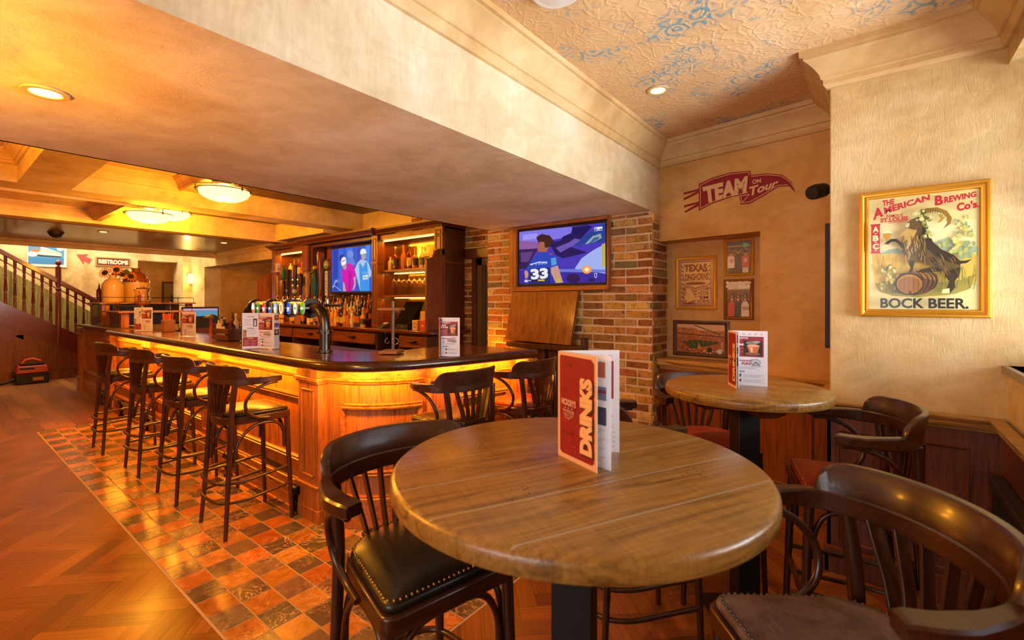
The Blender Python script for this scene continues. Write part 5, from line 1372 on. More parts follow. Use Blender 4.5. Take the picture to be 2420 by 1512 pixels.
# ================================================================== BEER TAPS
tp = T('beer_tap_tower', 'gunmetal pipe bridge of beer taps with glowing oval badges', 'beer tap', (-3.9, 1.9, 1.1225))
ZT = 1.452
P = smooth([(-3.30, 1.9, 1.1225), (-3.30, 1.9, 1.2), (-3.30, 1.9, 1.31), (-3.315, 1.9, 1.38), (-3.36, 1.9, 1.432), (-3.43, 1.9, ZT), (-3.50, 1.9, ZT)], 6)
M().tube(P, 0.04, 18).ob('bridge_leg', MT['gun'], tp, sharp=50)
P2 = [Vector((-7.97 - p.x, p.y, p.z)) for p in P]
M().tube(P2, 0.04, 18).ob('bridge_leg', MT['gun'], tp, sharp=50)
M().tube([(-3.52, 1.9, ZT), (-4.45, 1.9, ZT)], 0.057, 20).ob('tap_pipe', MT['gun'], tp, sharp=50)
def flange(x, horiz):
    m = M()
    if horiz: m.tube([(x - 0.007, 1.9, ZT), (x + 0.007, 1.9, ZT)], 0.078, 24)
    else: m.lathe([(0.06, 0), (0.06, 0.008)], (x, 1.9, horiz if horiz else 1.1225), 20)
    return m
for x in (-3.505, -3.83, -4.14, -4.46):
    m = flange(x, True); f = m.ob('flange', MT['gun'], tp, sharp=40)
    for k in range(6):
        a = k * PI / 3 + 0.5; y, z = 1.9 + 0.066 * math.cos(a), ZT + 0.066 * math.sin(a)
        M().tube([(x - 0.014, y, z), (x + 0.014, y, z)], 0.006, 6).ob('bolt', MT['brass'], f)
for x in (-3.30, -4.67):
    for z in (1.1225, 1.262, 1.272):
        f = M().lathe([(0.058, 0), (0.058, 0.008)], (x, 1.9, z), 20).ob('flange', MT['gun'], tp, sharp=40)
        if z != 1.262:
            for k in range(6): a = k * PI / 3; M().lathe([(0.0055, -0.013 if z > 1.2 else 0.0), (0.0055, 0.017)], (x + 0.05 * math.cos(a), 1.9 + 0.05 * math.sin(a), z + 0.002), 6).ob('bolt', MT['brass'], f)
YBG = 1.805
def badge(u, c1, c2, txt, w=0.027, h=0.046, txt2=None, stripe=None, rnd_=False):
    c = px_y(u, 728, YBG)
    m = M(); m.tube([(c.x, YBG + 0.008, c.z), (c.x, 1.86, c.z)], 0.008, 8); m.loft([[(c.x + w * 1.08 * math.cos(k * PI / 12), y, c.z + h * 1.08 * math.sin(k * PI / 12)) for k in range(24)] for y in (YBG + 0.001, YBG + 0.01)])
    b = m.ob('badge', MT['white'], tp, sharp=40)
    p = Paint(lambda a, d: Vector((c.x + w * a, YBG, c.z - h * d)), (0, -1, 0), 0.0002)
    p.ell(c1, 0, 0, 1, 1, 24)
    if stripe: p.poly(stripe, [(math.cos(k * PI / 12), math.sin(k * PI / 12)) for k in range(1, 12)])
    if rnd_: p.ell('#ffffff', 0.0, 0, .85, .85, 24).ell('#303030', 0, 0, .6, .6, 20).ell(c1, 0, 0, .5, .5, 20)
    if txt: p.text(c2, txt, [(-.75, -.12), (.75, -.2), (.75, .2), (-.75, .26)], 0.05)
    if txt2: p.text(c2, txt2, [(-.6, .3), (.6, .26), (.6, .52), (-.6, .58)], 0.05)
    p.done('badge_face', MT['badge'], b)
badge(597.5, '#e8e4dc', '#e8501c', None, stripe='#e8501c', txt2=None)
badge(608.5, '#12a02a', '#ffffff', 'BEER', 0.022, 0.042)
badge(623, '#e23034', '#ffffff', 'RED', txt2='ALE')
badge(637, '#3a3026', '#f0f0ff', 'CIDER', stripe='#1a5ab8')
badge(650, '#8ac4dc', '#ffffff', 'LAGER', stripe='#c8c890')
badge(664, '#e8a81c', '#2a2010', None, 0.034, 0.05, rnd_=True)
badge(681, '#1450d8', '#ffffff', 'BUD', txt2='LIGHT')
badge(697, '#d4ecd0', '#2a6a34', 'APPLE')
badge(713.5, '#6aae1c', '#ffffff', 'PALE ALE', stripe='#3c8c1c')
M().tube([(-3.28, 2.015, 1.475), (-4.7, 2.015, 1.475)], 0.012, 10).ob('rear_rail', MT['gun'], tp, sharp=50)
m = M()
for x in (-3.505, -4.46): m.box(x - .01, x + .01, 1.93, 2.02, 1.465, 1.485)
m.ob('rail_arms', MT['gun'], tp)
def handle(u, v0, v1, build, name='tap_handle', lab=None):
    Y = 2.015
    b = px_y(u, v1, Y); tz = px_y(u, v0, Y).z
    m = M(); m.lathe([(0.012, -0.06), (0.014, -0.02), (0.014, 0.0), (0.009, 0.004), (0.009, 0.03)], (b.x, Y, b.z), 10)
    m.tube([(b.x, Y, b.z - 0.045), (b.x, Y - 0.03, b.z - 0.05), (b.x, Y - 0.04, b.z - 0.075)], 0.006, 6)
    fa = m.ob('faucet', MT['chrome'], tp, sharp=50)
    build(b.x, Y, b.z + 0.02, tz, tp)
def hob(m, mat, nm='tap_handle', lab=None, sharp=50):
    o = m.ob(nm, mat, tp, sharp=sharp)
    if lab: o['label'] = lab
    return o
c_gold = plain('handle_gold', '#b98a34', 0.3, 0.6); c_bat = plain('bat_wood', '#7a2f10', 0.2); c_blk = plain('handle_black', '#1a1614', 0.3); c_grn = plain('handle_green', '#1c6a2a', 0.35); c_brn = plain('handle_brown', '#3a1e10', 0.4); c_crm = plain('handle_cream', '#d9c8a4', 0.4); c_teal = plain('handle_teal', '#0e5f58', 0.4); c_gator = plain('handle_dark_green', '#23451f', 0.45); c_yel = plain('handle_yellow', '#c9962e', 0.4)
def sub(o, nm, m, mat):
    c = m.ob(nm, mat, o); return c
def h_amber(x, y, z, t, tp):
    o = hob(M().lathe([(0.008, z), (0.012, z + 0.02), (0.02, t - 0.12), (0.012, t - 0.115)], (x, y, 0), 10), c_gold, lab='slim golden tap handle with a red and cream oval top')
    sub(o, 'oval_badge', M().loft([[(x + 0.036 * math.cos(k * PI / 8), yy, t - 0.078 + 0.026 * math.sin(k * PI / 8)) for k in range(16)] for yy in (y - 0.01, y + 0.01)]), c_crm)
    sub(o, 'oval_band', M().loft([[(x + 0.035 * math.cos(PI + k * PI / 8), yy, t - 0.08 + 0.025 * math.sin(PI + k * PI / 8)) for k in range(9)] for yy in (y - 0.011, y + 0.0)]), MT['lred'])
    sub(o, 'cap', M().loft([[(x - 0.03, yy, t), (x + 0.03, yy, t), (x + 0.022, yy, t - 0.052), (x - 0.022, yy, t - 0.052)] for yy in (y - 0.009, y + 0.009)]), c_crm)
def h_green(x, y, z, t, tp):
    o = hob(M().lathe([(0.012, z), (0.016, z + 0.05), (0.016, z + 0.13), (0.012, z + 0.135)], (x, y, 0), 10), c_brn, lab='brown and green tap handle')
    sub(o, 'bottle_top', M().lathe([(0.015, z + 0.14), (0.023, z + 0.17), (0.023, t - 0.06), (0.012, t - 0.03), (0.012, t), (0.001, t)], (x, y, 0), 10), c_grn)
def h_star(x, y, z, t, tp):
    o = hob(M().loft([[(x + a, y + b, z0) for a, b in ((-w, -.017), (w, -.017), (w, .017), (-w, .017))] for z0, w in ((z, 0.02), (z + 0.01, 0.022), (t - 0.01, 0.022), (t, 0.024))]), c_brn, lab='square dark brown tap handle with an orange star')
    q = Paint(lambda a, b: Vector((x + a, y - 0.0175, b)), (0, -1, 0), 0.0003); q.star('#d8602a', -0.004, (z + t) / 2 + .02, 0.013).rect('#4a3018', -.02, t - .04, .02, t - .02); q.text('#c8a870', 'NEWE', [(-.018, z + .05), (.018, z + .05), (.018, z + .03), (-.018, z + .03)], 0.04)
    c = q.done('marking', MT['ink'], o)
def h_ball(x, y, z, t, tp):
    o = hob(M().lathe([(0.01, z), (0.009, z + 0.06), (0.014, z + 0.1), (0.017, t - 0.02), (0.015, t), (0.001, t)], (x, y, 0), 12), c_blk, lab='black tap handle with a white ball low on it')
    sub(o, 'ball', M().ball((x, y - 0.006, z + 0.045), 0.02, 12), c_crm)
def h_horn(x, y, z, t, tp):
    o = hob(M().lathe([(0.008, z), (0.014, z + 0.02), (0.014, z + 0.07), (0.02, z + 0.09), (0.024, z + 0.13), (0.016, z + 0.18), (0.02, t - 0.02), (0.004, t)], (x, y, 0), 8), c_brn, lab='carved brown tap handle')
def h_gold(x, y, z, t, tp):
    o = hob(M().lathe([(0.01, z), (0.013, z + 0.02), (0.017, z + 0.03), (0.014, z + 0.05), (0.022, z + 0.09), (0.026, z + 0.14), (0.02, t - 0.03), (0.024, t - 0.015), (0.014, t)], (x, y, 0), 12), c_yel, lab='yellow tap handle with a black shield')
    q = Paint(lambda a, b: Vector((x + a, y - 0.027, b)), (0, -1, 0), 0.0003); q.poly('#14100c', [(-.012, z + .16), (.012, z + .16), (.014, z + .11), (0, z + .07), (-.014, z + .11)])
    c = q.done('shield', MT['ink'], o)
def h_gator(x, y, z, t, tp):
    o = hob(M().lathe([(0.012, z), (0.018, z + 0.02), (0.027, z + 0.1), (0.03, z + 0.12), (0.001, z + 0.121)], (x, y, 0), 12), c_teal, lab='tap handle shaped as a reptile in teal trousers and a cap')
    m = M(); m.lathe([(0.025, z + 0.118), (0.03, z + 0.15), (0.022, z + 0.19), (0.016, z + 0.2)], (x + 0.004, y, 0), 12); m.ball((x + 0.006, y, t - 0.035), 0.02, 10)
    m.tube([(x, y, t - 0.045), (x - 0.03, y - 0.01, t - 0.055), (x - 0.058, y - 0.012, t - 0.058)], [0.017, 0.012, 0.007], 8); m.tube([(x, y, t - 0.06), (x - 0.02, y - 0.01, t - 0.082), (x - 0.035, y - 0.012, t - 0.092)], [0.012, 0.008, 0.005], 8)
    sub(o, 'body', m, c_gator)
    sub(o, 'cap', M().lathe([(0.021, t - 0.025), (0.02, t - 0.012), (0.012, t - 0.002), (0.001, t)], (x + 0.006, y, 0), 12).cbox((x - 0.025, y, t - 0.02), 0.035, 0.03, 0.005), c_yel)
def h_bat(x, y, z, t, tp):
    hob(M().lathe([(0.014, z), (0.018, z + 0.006), (0.012, z + 0.02), (0.013, z + 0.1), (0.024, t - 0.14), (0.026, t - 0.02), (0.02, t - 0.003), (0.001, t)], (x, y, 0), 14), c_bat, lab='red-brown tap handle shaped as a baseball bat')
def h_sierra(x, y, z, t, tp):
    m = M(); m.box(x - .022, x + .022, y - .01, y + .01, z + 0.0, t - 0.092)
    o = hob(m, MT['white'], lab='tap handle reading SIERRA with a round green badge')
    q = Paint(lambda a, b: Vector((x + a, y - 0.0102, b)), (0, -1, 0), 0.0003)
    q.rect('#e8dcc4', -.017, z + .01, .017, t - .1)
    zt_, zb_ = t - .118, z + .03
    for k, ch in enumerate('SIERRA'):
        zz = zt_ + (zb_ - zt_) * k / 5; q.text('#1a1816', ch, [(-.007, zz + .009), (.007, zz + .009), (.007, zz - .011), (-.007, zz - .011)] if ch != 'I' else [(-.0015, zz + .009), (.0015, zz + .009), (.0015, zz - .011), (-.0015, zz - .011)], 0.03)
    c = q.done('lettering', MT['ink'], o)
    sub(o, 'side_trim', M().box(x - .028, x - .022, y - .012, y + .012, z, t - .092).box(x + .022, x + .028, y - .012, y + .012, z, t - .092).box(x - .03, x + .03, y - .012, y + .012, t - .096, t - .09), MT['gun'])
    cc = t - 0.045
    b = sub(o, 'round_badge', M().loft([[(x + r_ * math.cos(k * PI / 12), yy, cc + r_ * math.sin(k * PI / 12)) for k in range(24)] for yy, r_ in ((y + 0.014, 0.044), (y - 0.008, 0.045), (y - 0.013, 0.039))]), c_bat)
    q = Paint(lambda a, d: Vector((x + a, y - 0.0135, cc - d)), (0, -1, 0), 0.0003)
    q.ell('#6a9a4a', 0, 0, .035, .035, 24).ell('#c8a848', 0, -.012, .022, .011, 12).ell('#6a9a4a', 0, .0, .036, .009, 14); q.text('#e8ecd8', 'PALE ALE', [(-.025, -.005), (.025, -.005), (.025, .008), (-.025, .008)], 0.05)
    c = q.done('badge_face', MT['ink'], o)
for u, a, b, f in ((656, 622, 704, h_amber), (670.7, 629, 705, h_green), (681.7, 637, 703, h_star), (697.6, 626, 706, h_ball), (710.8, 645, 704, h_horn), (726, 645, 705, h_gold), (744.5, 628, 706, h_gator), (757, 595, 706, h_bat), (774, 612, 704, h_sierra)):
    handle(u, a, b, f)
# ================================================================== THINGS ON THE BAR
# steel station behind the bar with a drip tray
t = T('bar_station', 'steel work station with a ridged black drip mat behind the bar worktop', 'work station', (-4, 2.25, 0))
M().box(-8.1, -3.0, 2.06, 2.48, 0, 1.06).ob('body', plain('brushed_steel', '#8d7f6c', 0.25, 1.0), t, bevel=0.003)
m = M(); m.box(-4.1, -3.06, 2.09, 2.44, 1.06, 1.066)
for k in range(34): m.box(-4.09 + k * 0.03, -4.078 + k * 0.03, 2.095, 2.435, 1.066, 1.086)
m.ob('drip_mat', plain('rubber', '#6a5648', 0.4), t)
# ring toss stand
bx = wood('pale_plank', '#7a4a1e', '#a86a2e', 0.5, 'x')
t = T('ring_toss_stand', 'wooden hook-and-ring game stand with a grey post on the bar', 'game', (-2.83, 2.16, 1.1225), R(30))
M().box(-.07, .07, -.075, .075, 0, 0.022).ob('base', bx, t, bevel=0.003, w=False)
M().lathe([(0.0125, 0.02), (0.0125, 0.385)], (0, 0.03, 0), 12).ob('post', plain('grey_pipe', '#6e6258', 0.4, 0.5), t, w=False)
m = M(); m.box(-.085, .085, -.06, .05, 0.318, 0.336); m.ob('cross_plank', bx, t, bevel=0.002, w=False)
m = M()
for k in range(3): m.tube([(0.05 + k * .012, -.05, .325), (0.058 + k * .012, -.066, .32), (0.062 + k * .012, -.07, .305), (0.058 + k * .012, -.06, .297)], 0.0025, 6)
m.ob('hooks', MT['chrome'], t, w=False)
m = M(); m.tube([(-.075, -.05, .318), (-.05, -.03, .2), (-.03, -.02, .09)], 0.0014, 5); m.ob('string', MT['black'], t, w=False)
m = M(); m.tube([(.036 + .024 * math.cos(k * PI / 8), -.02, .09 + .024 * math.sin(k * PI / 8)) for k in range(16)], 0.0028, 6, True); m.ob('ring', MT['chrome'], t, w=False)
m = M(); m.tube([(-.026, -.01, .115), (-.036, -.03, .1), (-.03, -.045, .08), (-.012, -.04, .075), (-.006, -.03, .085)], 0.003, 6); m.ob('post_hook', MT['chrome'], t, w=False)
# crate with sauces
t = T('condiment_crate', 'dark wooden crate full of sauce bottles and napkins on the bar', 'crate', (-5.12, 1.93, 1.1225), R(4))
cw = wood('crate_wood', '#4a2812', '#6e401e', 0.55, 'x')
m = M()
for z0, z1 in ((0.012, 0.055), (0.068, 0.115)):
    for s in (-1, 1): m.box(-.17, .17, s * .095 - .006, s * .095 + .006, z0, z1)
m.ob('side_slats', cw, t, w=False)
m = M()
for s in (-1, 1): m.box(s * .164 - .006, s * .164 + .006, -.09, .09, 0.004, .165 if s < 0 else .115)
m.box(-.16, .16, -.09, .09, 0.0, .012); m.ob('end_boards', cw, t, w=False)
BOT = [(0, 0), (1, 0), (1, .62), (.85, .68), (.36, .78), (.34, .97), (0, .97)]
def bottle(name, label, cat, loc, h, r, col, capc, labc, group=None, shape=BOT, labz=(.14, .48), rough=0.1, lowfi=False, capz=(.93, 1.0)):
    t = T(name, label, cat, loc, 0, group)
    M().lathe([(a * r, b * h) for a, b in shape], (0, 0, 0), 12).ob('body', gl(col, rough), t, sharp=40, w=False)
    nr = [a for a, b in shape if a > 0][-1] * r
    M().lathe([(nr * 1.15, capz[0] * h), (nr * 1.15, capz[1] * h)], (0, 0, 0), 10).ob('cap', gl(capc, 0.35), t, sharp=40, w=False)
    if labc: M().lathe([(r * 1.012, labz[0] * h), (r * 1.012, labz[1] * h)], (0, 0, 0), 14).ob('label', gl(labc, 0.6), t, sharp=40, w=False)
    return t
_g = {}
def gl(c, rough):
    if not isinstance(c, str): return c
    k = (c, rough)
    if k not in _g: _g[k] = plain('bottle_finish_' + str(len(_g) + 1), c, rough)
    return _g[k]
GC = 'sauce bottles in the crate'
for k, (dx, dy, h, r, c, cp, lb, lab) in enumerate(((-.135, -.05, .2, .024, '#d8d0c4', '#2a2018', '#c8b8a8', 'pale sauce bottle with a dark cap at the left end of the crate'), (-.08, -.045, .215, .028, '#c9b278', '#1c1814', '#cdb060', 'round yellowish sauce bottle second from the left in the crate'), (-.02, -.045, .21, .026, '#1c1614', '#d0b46a', '#5a5a60', 'black sauce bottle with a tan top in the middle of the crate'), (.07, -.02, .2, .034, '#4a1410', '#b02a20', '#3a1010', 'dark red squat sauce bottle at the right of the crate'), (.03, .04, .25, .026, '#c8a888', '#e0d0b8', '#d8b090', 'tall pale sauce bottle at the back of the crate'), (-.05, .045, .27, .024, '#2a241c', '#3a2c1c', None, 'tall dark sauce bottle at the back of the crate'))):
    mt = Matrix.Rotation(R(4), 3, 'Z') @ Vector((dx, dy, 0))
    bottle('sauce_bottle', lab, 'bottle', (-5.12 + mt.x, 1.93 + mt.y, 1.1345), h, r, c, cp, lb, GC)
for k in range(2):
    mt = Matrix.Rotation(R(4), 3, 'Z') @ Vector((-.02 + k * .06, -.082, 0))
    o = M().cbox((0, 0, .062), .05, .012, .124).ob('napkin_stack', MT['white'], None, loc=(-5.12 + mt.x, 1.93 + mt.y, 1.1345)); o.rotation_euler.z = R(4)
    tag(o, ['white napkin stack at the left of the crate front', 'white napkin stack at the right of the crate front'][k], 'napkins', 'napkins in the crate')
for k in range(5):
    x = -4.93 + (k % 3) * 0.1 - (k // 3) * .05; y = 2.08 - .0 + (k // 3) * .09
    tt_ = M().lathe([(.030, 0), (.042, .17), (.0445, .172), (.041, .172), (.029, .006), (0, .006)], (0, 0, 0), 16).ob('shaker_tin', plain('tin_gold', '#c9a060', 0.12, 1.0) if k == 0 else bpy.data.materials['tin_gold'], None, sharp=40, loc=(x, y + .06, 1.0601))
    tt_.location.z = 1.0602; tt_.scale.z = 1.35
    tag(tt_, ['first', 'second', 'third', 'fourth', 'fifth'][k] + ' steel shaker tin behind the sauce crate, counting from the menu side', 'tin', 'shaker tins behind the crate')
bottle('pepper_grinder', 'clear pepper grinder with a paper tag between the crate and the open menu', 'grinder', (-4.60, 1.86, 1.1225), .15, .026, '#2a201a', '#c8a860', '#d8c4a8')
t = T('jigger', 'small hourglass steel jigger with a red band beside the open menu', 'jigger', (-4.27, 2.0, 1.1225))
M().lathe([(.026, 0), (.024, .003), (.011, .07), (.011, .08), (.028, .115), (.026, .115), (.009, .082), (0, .08)], (0, 0, 0), 16).ob('body', MT['chrome'], t, sharp=40, w=False)
M().lathe([(.0225, .018), (.0185, .04)], (0, 0, 0), 16).ob('red_band', MT['lred'], t, w=False)
t = T('straw_box', 'wooden box full of orange paper straws beside the farthest menu', 'straws', (-7.2, 1.98, 1.1225))
M().box(-.06, .06, -.06, .06, 0, .15).ob('box', bx, t, bevel=.003, w=False)
rr = random.Random(4)
m = M()
for k in range(26):
    x, y = rr.uniform(-.045, .045), rr.uniform(-.045, .045); m.tube([(x, y, .1), (x * 1.35, y * 1.35, .23 + rr.uniform(-.01, .01))], .0035, 5)
s_ = m.ob('straws', plain('straw_paper', '#d86a24', 0.6), t, w=False); s_['kind'] = 'stuff'
# ---- black lamp and blender things at the back left
t = T('table_lamp', 'small red lamp with a black flared shade behind the bar', 'lamp', (-6.7, 2.5, 1.0602))
t.location = (-6.7, 2.3, 1.0601)
M().lathe([(.04, 0), (.03, .02), (.02, .04), (.022, .2), (.02, .24)], (0, 0, 0), 14).ob('stem', MT['lred'], t, w=False)
M().lathe([(.085, .235), (.08, .25), (.05, .275), (.02, .285), (0, .285)], (0, 0, 0), 16).ob('shade', MT['black'], t, w=False)
t = T('ice_bucket', 'dark round bucket on the steel work station behind the crate', 'bucket', (-5.75, 2.3, 1.0601))
M().lathe([(.085, 0), (.095, .2), (.088, .2), (.08, .01), (0, .01)], (0, 0, 0), 20).ob('body', MT['iron'], t, w=False)
M().lathe([(.097, .19), (.1, .195), (.1, .205), (.09, .207)], (0, 0, 0), 20).ob('rim', MT['brass'], t, w=False)
for k, (x, y, h, c) in enumerate(((-8.0, 2.3, .26, '#1c1814'), (-7.86, 2.36, .24, '#241c14'), (-7.72, 2.3, .2, '#14100e'))):
    bottle('speed_rail_bottle', ['dark bottle nearest the tiered stand on the steel station', 'middle dark bottle of three on the steel station', 'short dark bottle of three on the steel station, on the menu side'][k], 'bottle', (x, y, 1.0601), h, .035, c, '#2a2a2a', '#8a7a60', 'dark bottles on the steel station')
# ================================================================== BACK BAR BOTTLES
ORD = ['first', 'second', 'third', 'fourth', 'fifth', 'sixth', 'seventh', 'eighth', 'ninth', 'tenth', 'eleventh', 'twelfth', 'thirteenth', 'fourteenth', 'fifteenth', 'sixteenth', 'seventeenth', 'eighteenth', 'nineteenth', 'twentieth']
SH = [BOT, [(0, 0), (1, 0), (1, .5), (.9, .58), (.3, .66), (.3, .97), (0, .97)], [(0, 0), (.9, 0), (1, .3), (.95, .55), (.4, .72), (.32, .8), (.32, .97), (0, .97)], [(0, 0), (.8, 0), (.8, .7), (.6, .74), (.3, .8), (.3, .97), (0, .97)]]
COLS = [('amber', '#a85a14'), ('black', '#14110e'), ('dark brown', '#341a0a'), ('clear', '#b8a888'), ('dark green', '#1c2a14'), ('golden', '#c98a2a'), ('red-brown', '#5a1a0c')]
CAPS = [('red', '#a01c14'), ('white', '#d8d4cc'), ('black', '#161412'), ('gold', '#b08a34'), ('blue', '#3a5a8a')]
LABS = [('cream', '#cdb888'), ('orange', '#b8641c'), ('white', '#c8bca8'), ('yellow', '#c09a30'), ('black', '#1c1814')]
rb = random.Random(21)
for row, (y, z, n, nm) in enumerate(((4.02, 1.1402, 18, 'front'), (4.195, 1.2202, 18, 'middle'), (4.31, 1.3102, 17, 'back'))):
    for k in range(n):
        x = -7.45 + (k + (0.5 if row == 1 else 0)) * (1.55 / 17.5) + rb.uniform(-.006, .006)
        c, cp, lb = rb.choice(COLS), rb.choice(CAPS), rb.choice(LABS)
        hgt = rb.uniform(.25, .32) if row < 2 else rb.uniform(.26, .33)
        bottle('spirit_bottle', '%s bottle with %s cap and %s label, %s from left, %s row under golf screen' % (c[0].replace(' ', '-'), cp[0], lb[0], ORD[k], nm), 'bottle', (x, y + rb.uniform(-.008, .008), z), hgt, rb.uniform(.034, .041), c[1], cp[1], lb[1], 'spirit bottles in rows below the golf screen', rb.choice(SH), rb.choice([(.12, .42), (.18, .5), (.08, .34)]))
for k in range(5):
    c, cp, lb = rb.choice(COLS), rb.choice(CAPS), rb.choice(LABS)
    bottle('spirit_bottle', '%s bottle, %s from left of the few standing behind the curved tap pipe' % (c[0], ORD[k]), 'bottle', (-8.02 + k * .095, 4.0, 1.1402), rb.uniform(.24, .3), .037, c[1], cp[1], lb[1], 'bottles behind the tap pipe', rb.choice(SH))
def shelf_bottles(xs, z, lab, grp):
    for k, (x, c, h, r, lc, cp) in enumerate(xs):
        bottle('liqueur_bottle', '%s bottle, %s' % (c[0], lab % ORD[k]), 'bottle', (x, 4.27, z), h, r, c[1], cp, lc, grp, SH[k % 3], (.15, .5))
AM, CL, RDB, GO = ('amber', '#b0560e'), ('clear', '#c8b078'), ('red-brown', '#5a180a'), ('golden', '#c98a2a')
shelf_bottles([(-5.62, CL, .2, .035, None, '#c8b890'), (-5.5, RDB, .34, .048, '#20140c', '#b89a40'), (-5.32, AM, .35, .04, '#b06a20', '#a02014'), (-5.18, RDB, .32, .046, '#c8b070', '#1c1410'), (-5.07, AM, .3, .044, '#1c1814', '#a02014'), (-4.92, CL, .3, .048, '#6a6a3a', '#c8b070'), (-4.81, CL, .31, .046, '#20140c', '#d0b060'), (-4.7, GO, .3, .044, None, '#c8a850')], 1.966, '%s from left on the lit shelf to the right of the golf screen', 'bottles on the right lit shelf')
shelf_bottles([(-8.6, CL, .28, .04, '#b08a40', '#2a1a10'), (-8.46, AM, .32, .04, '#a8641c', '#a02014'), (-8.3, RDB, .34, .042, '#c8a868', '#1c1410'), (-8.14, AM, .36, .038, '#b88a40', '#20140c'), (-7.98, GO, .33, .042, '#c8a868', '#b08a34')], 1.966, '%s from left on the upper shelf beyond the taps', 'bottles on the left lit shelf')
GLA = [(.0, 0), (.034, 0.0), (.034, .003), (.004, .008), (.004, .085), (.012, .095), (.036, .13), (.04, .165), (.033, .205), (.031, .205), (.037, .165), (.033, .132), (0, .098)]
for side, x0, n, lab in (('right', -5.52, 8, 'stemmed glass hanging upside down, %s from left under the right lit shelf'), ('left', -8.6, 6, 'stemmed glass hanging upside down, %s from left under the left lit shelf')):
    for k in range(n):
        big = 1.0 if k < 4 else 1.25
        o = M().lathe([(r * big, 0.0 - z * (1.05 if big > 1 else 1)) for r, z in GLA], (0, 0, 0), 14).ob('stemmed_glass', MT['glassc'], None, sharp=50, loc=(x0 + k * 0.112, 4.26, 1.925))
        tag(o, lab % ORD[k], 'glass', 'stemmed glasses hanging under the ' + side + ' shelf')
t = T('till', 'black till seen from behind on the back bar', 'till', (-5.0, 4.0, 1.1402))
m = M(); m.loft([[(-.17, .1, .05), (.17, .1, .05), (.17, -.02, .05), (-.17, -.02, .05)], [(-.14, .2, .36), (.2, .2, .36), (.2, .17, .37), (-.14, .17, .37)]])
m.ob('screen_back', plain('till_shell', '#0d0a08', .75, Specular_IOR_Level=0.05), t, w=False, bevel=.004)
M().box(-.12, .12, -.02, .14, 0, .06).ob('stand', MT['black'], t, w=False, bevel=.004)
M().box(-.02, .06, -.028, -.018, .02, .045).ob('label_plate', MT['chrome'], t, w=False)
t = T('card_reader', 'black card reader lying on the back bar to the left of the till', 'card reader', (-5.36, 3.95, 1.1402), R(20))
M().loft([[(-.05, -.1, 0), (.05, -.1, 0), (.05, .1, 0), (-.05, .1, 0)], [(-.045, -.09, .03), (.045, -.09, .03), (.045, .09, .075), (-.045, .09, .075)]]).ob('body', MT['black'], t, w=False, bevel=.004)
M().loft([[(-.03, 0.02, .06), (.03, .02, .06), (.03, .08, .074), (-.03, .08, .074)], [(-.03, 0.02, .063), (.03, .02, .063), (.03, .08, .077), (-.03, .08, .077)]]).ob('display', plain('lilac_display', '#b0a4d8', 0.2), t, w=False)
for k, (x, y, w_, h, c, lab) in enumerate(((-4.62, 3.93, .1, .13, '#c9a060', 'short cream box with a small print on the back bar'), (-4.47, 3.93, .1, .13, '#c04a20', 'small orange-red drinks box at the right end of the back bar'), (-4.58, 4.1, .26, .24, '#c8a468', 'tall pale box behind the two small boxes on the back bar'))):
    t = T('bar_box', lab, 'box', (x, y, 1.1402))
    M().box(-w_ / 2, w_ / 2, -.045, .045, 0, h).ob('body', plain('carton_%d' % k, c, .6), t, w=False, bevel=.002)
    p = Paint(lambda a, b: Vector((a, -.0453, b)), (0, -1, 0), .0002); p.ell('#a0281c' if k == 1 else '#7a4a1c', 0, h * .5, .025, .03).ell('#e0c090', 0, h * .5, .015, .018)
    o = p.done('print', MT['ink'], None); o.parent = t
bottle_grp = 'bitters bottles on the back bar'
for k in range(4):
    bottle('bitters_bottle', 'small golden bottle with a red band, %s from left below the tap pipe' % ORD[k], 'bottle', (-8.12 + k * .085 - .35, 3.93, 1.1402), .19, .024, '#c9a050', '#d8b868', '#8a1c14', bottle_grp, BOT, (.3, .45))
t = T('cutting_board_stand', 'pale wooden board leaning in a stand on the back bar', 'board', (-8.05 , 3.9, 1.1402), R(-20))
t.location = (-7.72, 3.9, 1.1402)
M().loft([[(-.1, 0, 0), (-.06, 0, 0), (-.06, .08, 0), (-.1, .08, 0)], [(-.04, 0, .22), (0.0, 0, .22), (0.0, .08, .22), (-.04, .08, .22)]]).ob('leaning_board', bx, t, w=False)
M().loft([[(.06, 0, 0), (.1, 0, 0), (.1, .08, 0), (.06, .08, 0)], [(-.02, 0, .2), (0.02, 0, .2), (0.02, .08, .2), (-.02, .08, .2)]]).ob('strut', bx, t, w=False)
# ================================================================== TIERED STAND AT THE FAR END OF THE BAR
t = T('tiered_stand', 'two-tier wooden display stand with wire rails at the far end of the bar', 'display stand', (-9.9, 2.2, 1.1252))
tw = MT['oakx']
def tier(x0, x1, y0, y1, z0, z1, nm):
    for x in (x0, x1 - .09):
        for y in (y0, y1 - .09): M().box(x, x + .09, y, y + .09, z0, z1).ob('post', MT['oak'], t)
    M().box(x0 + .09, x1 - .09, y0 + .02, y0 + .035, z0, z1).ob(nm + '_panel', MT['dark'], t); M().box(x0 + .03, x0 + .045, y0 + .09, y1 - .09, z0, z1).ob(nm + '_panel', MT['dark'], t)
    M().box(x0 - .04, x1 + .04, y0 - .04, y1 + .04, z1, z1 + .025).ob(nm + '_shelf', tw, t, bevel=.004)
    m = M()
    P = [(x0 - .01, y0 - .01), (x1 + .01, y0 - .01), (x1 + .01, y1 + .01), (x0 - .01, y1 + .01)]
    m.tube([(a, b, z1 + .11) for a, b in P], .005, 5, True)
    for a, b in P: m.tube([(a, b, z1 + .025), (a, b, z1 + .11)], .004, 5)
    m.ob(nm + '_rail', MT['iron'], t)
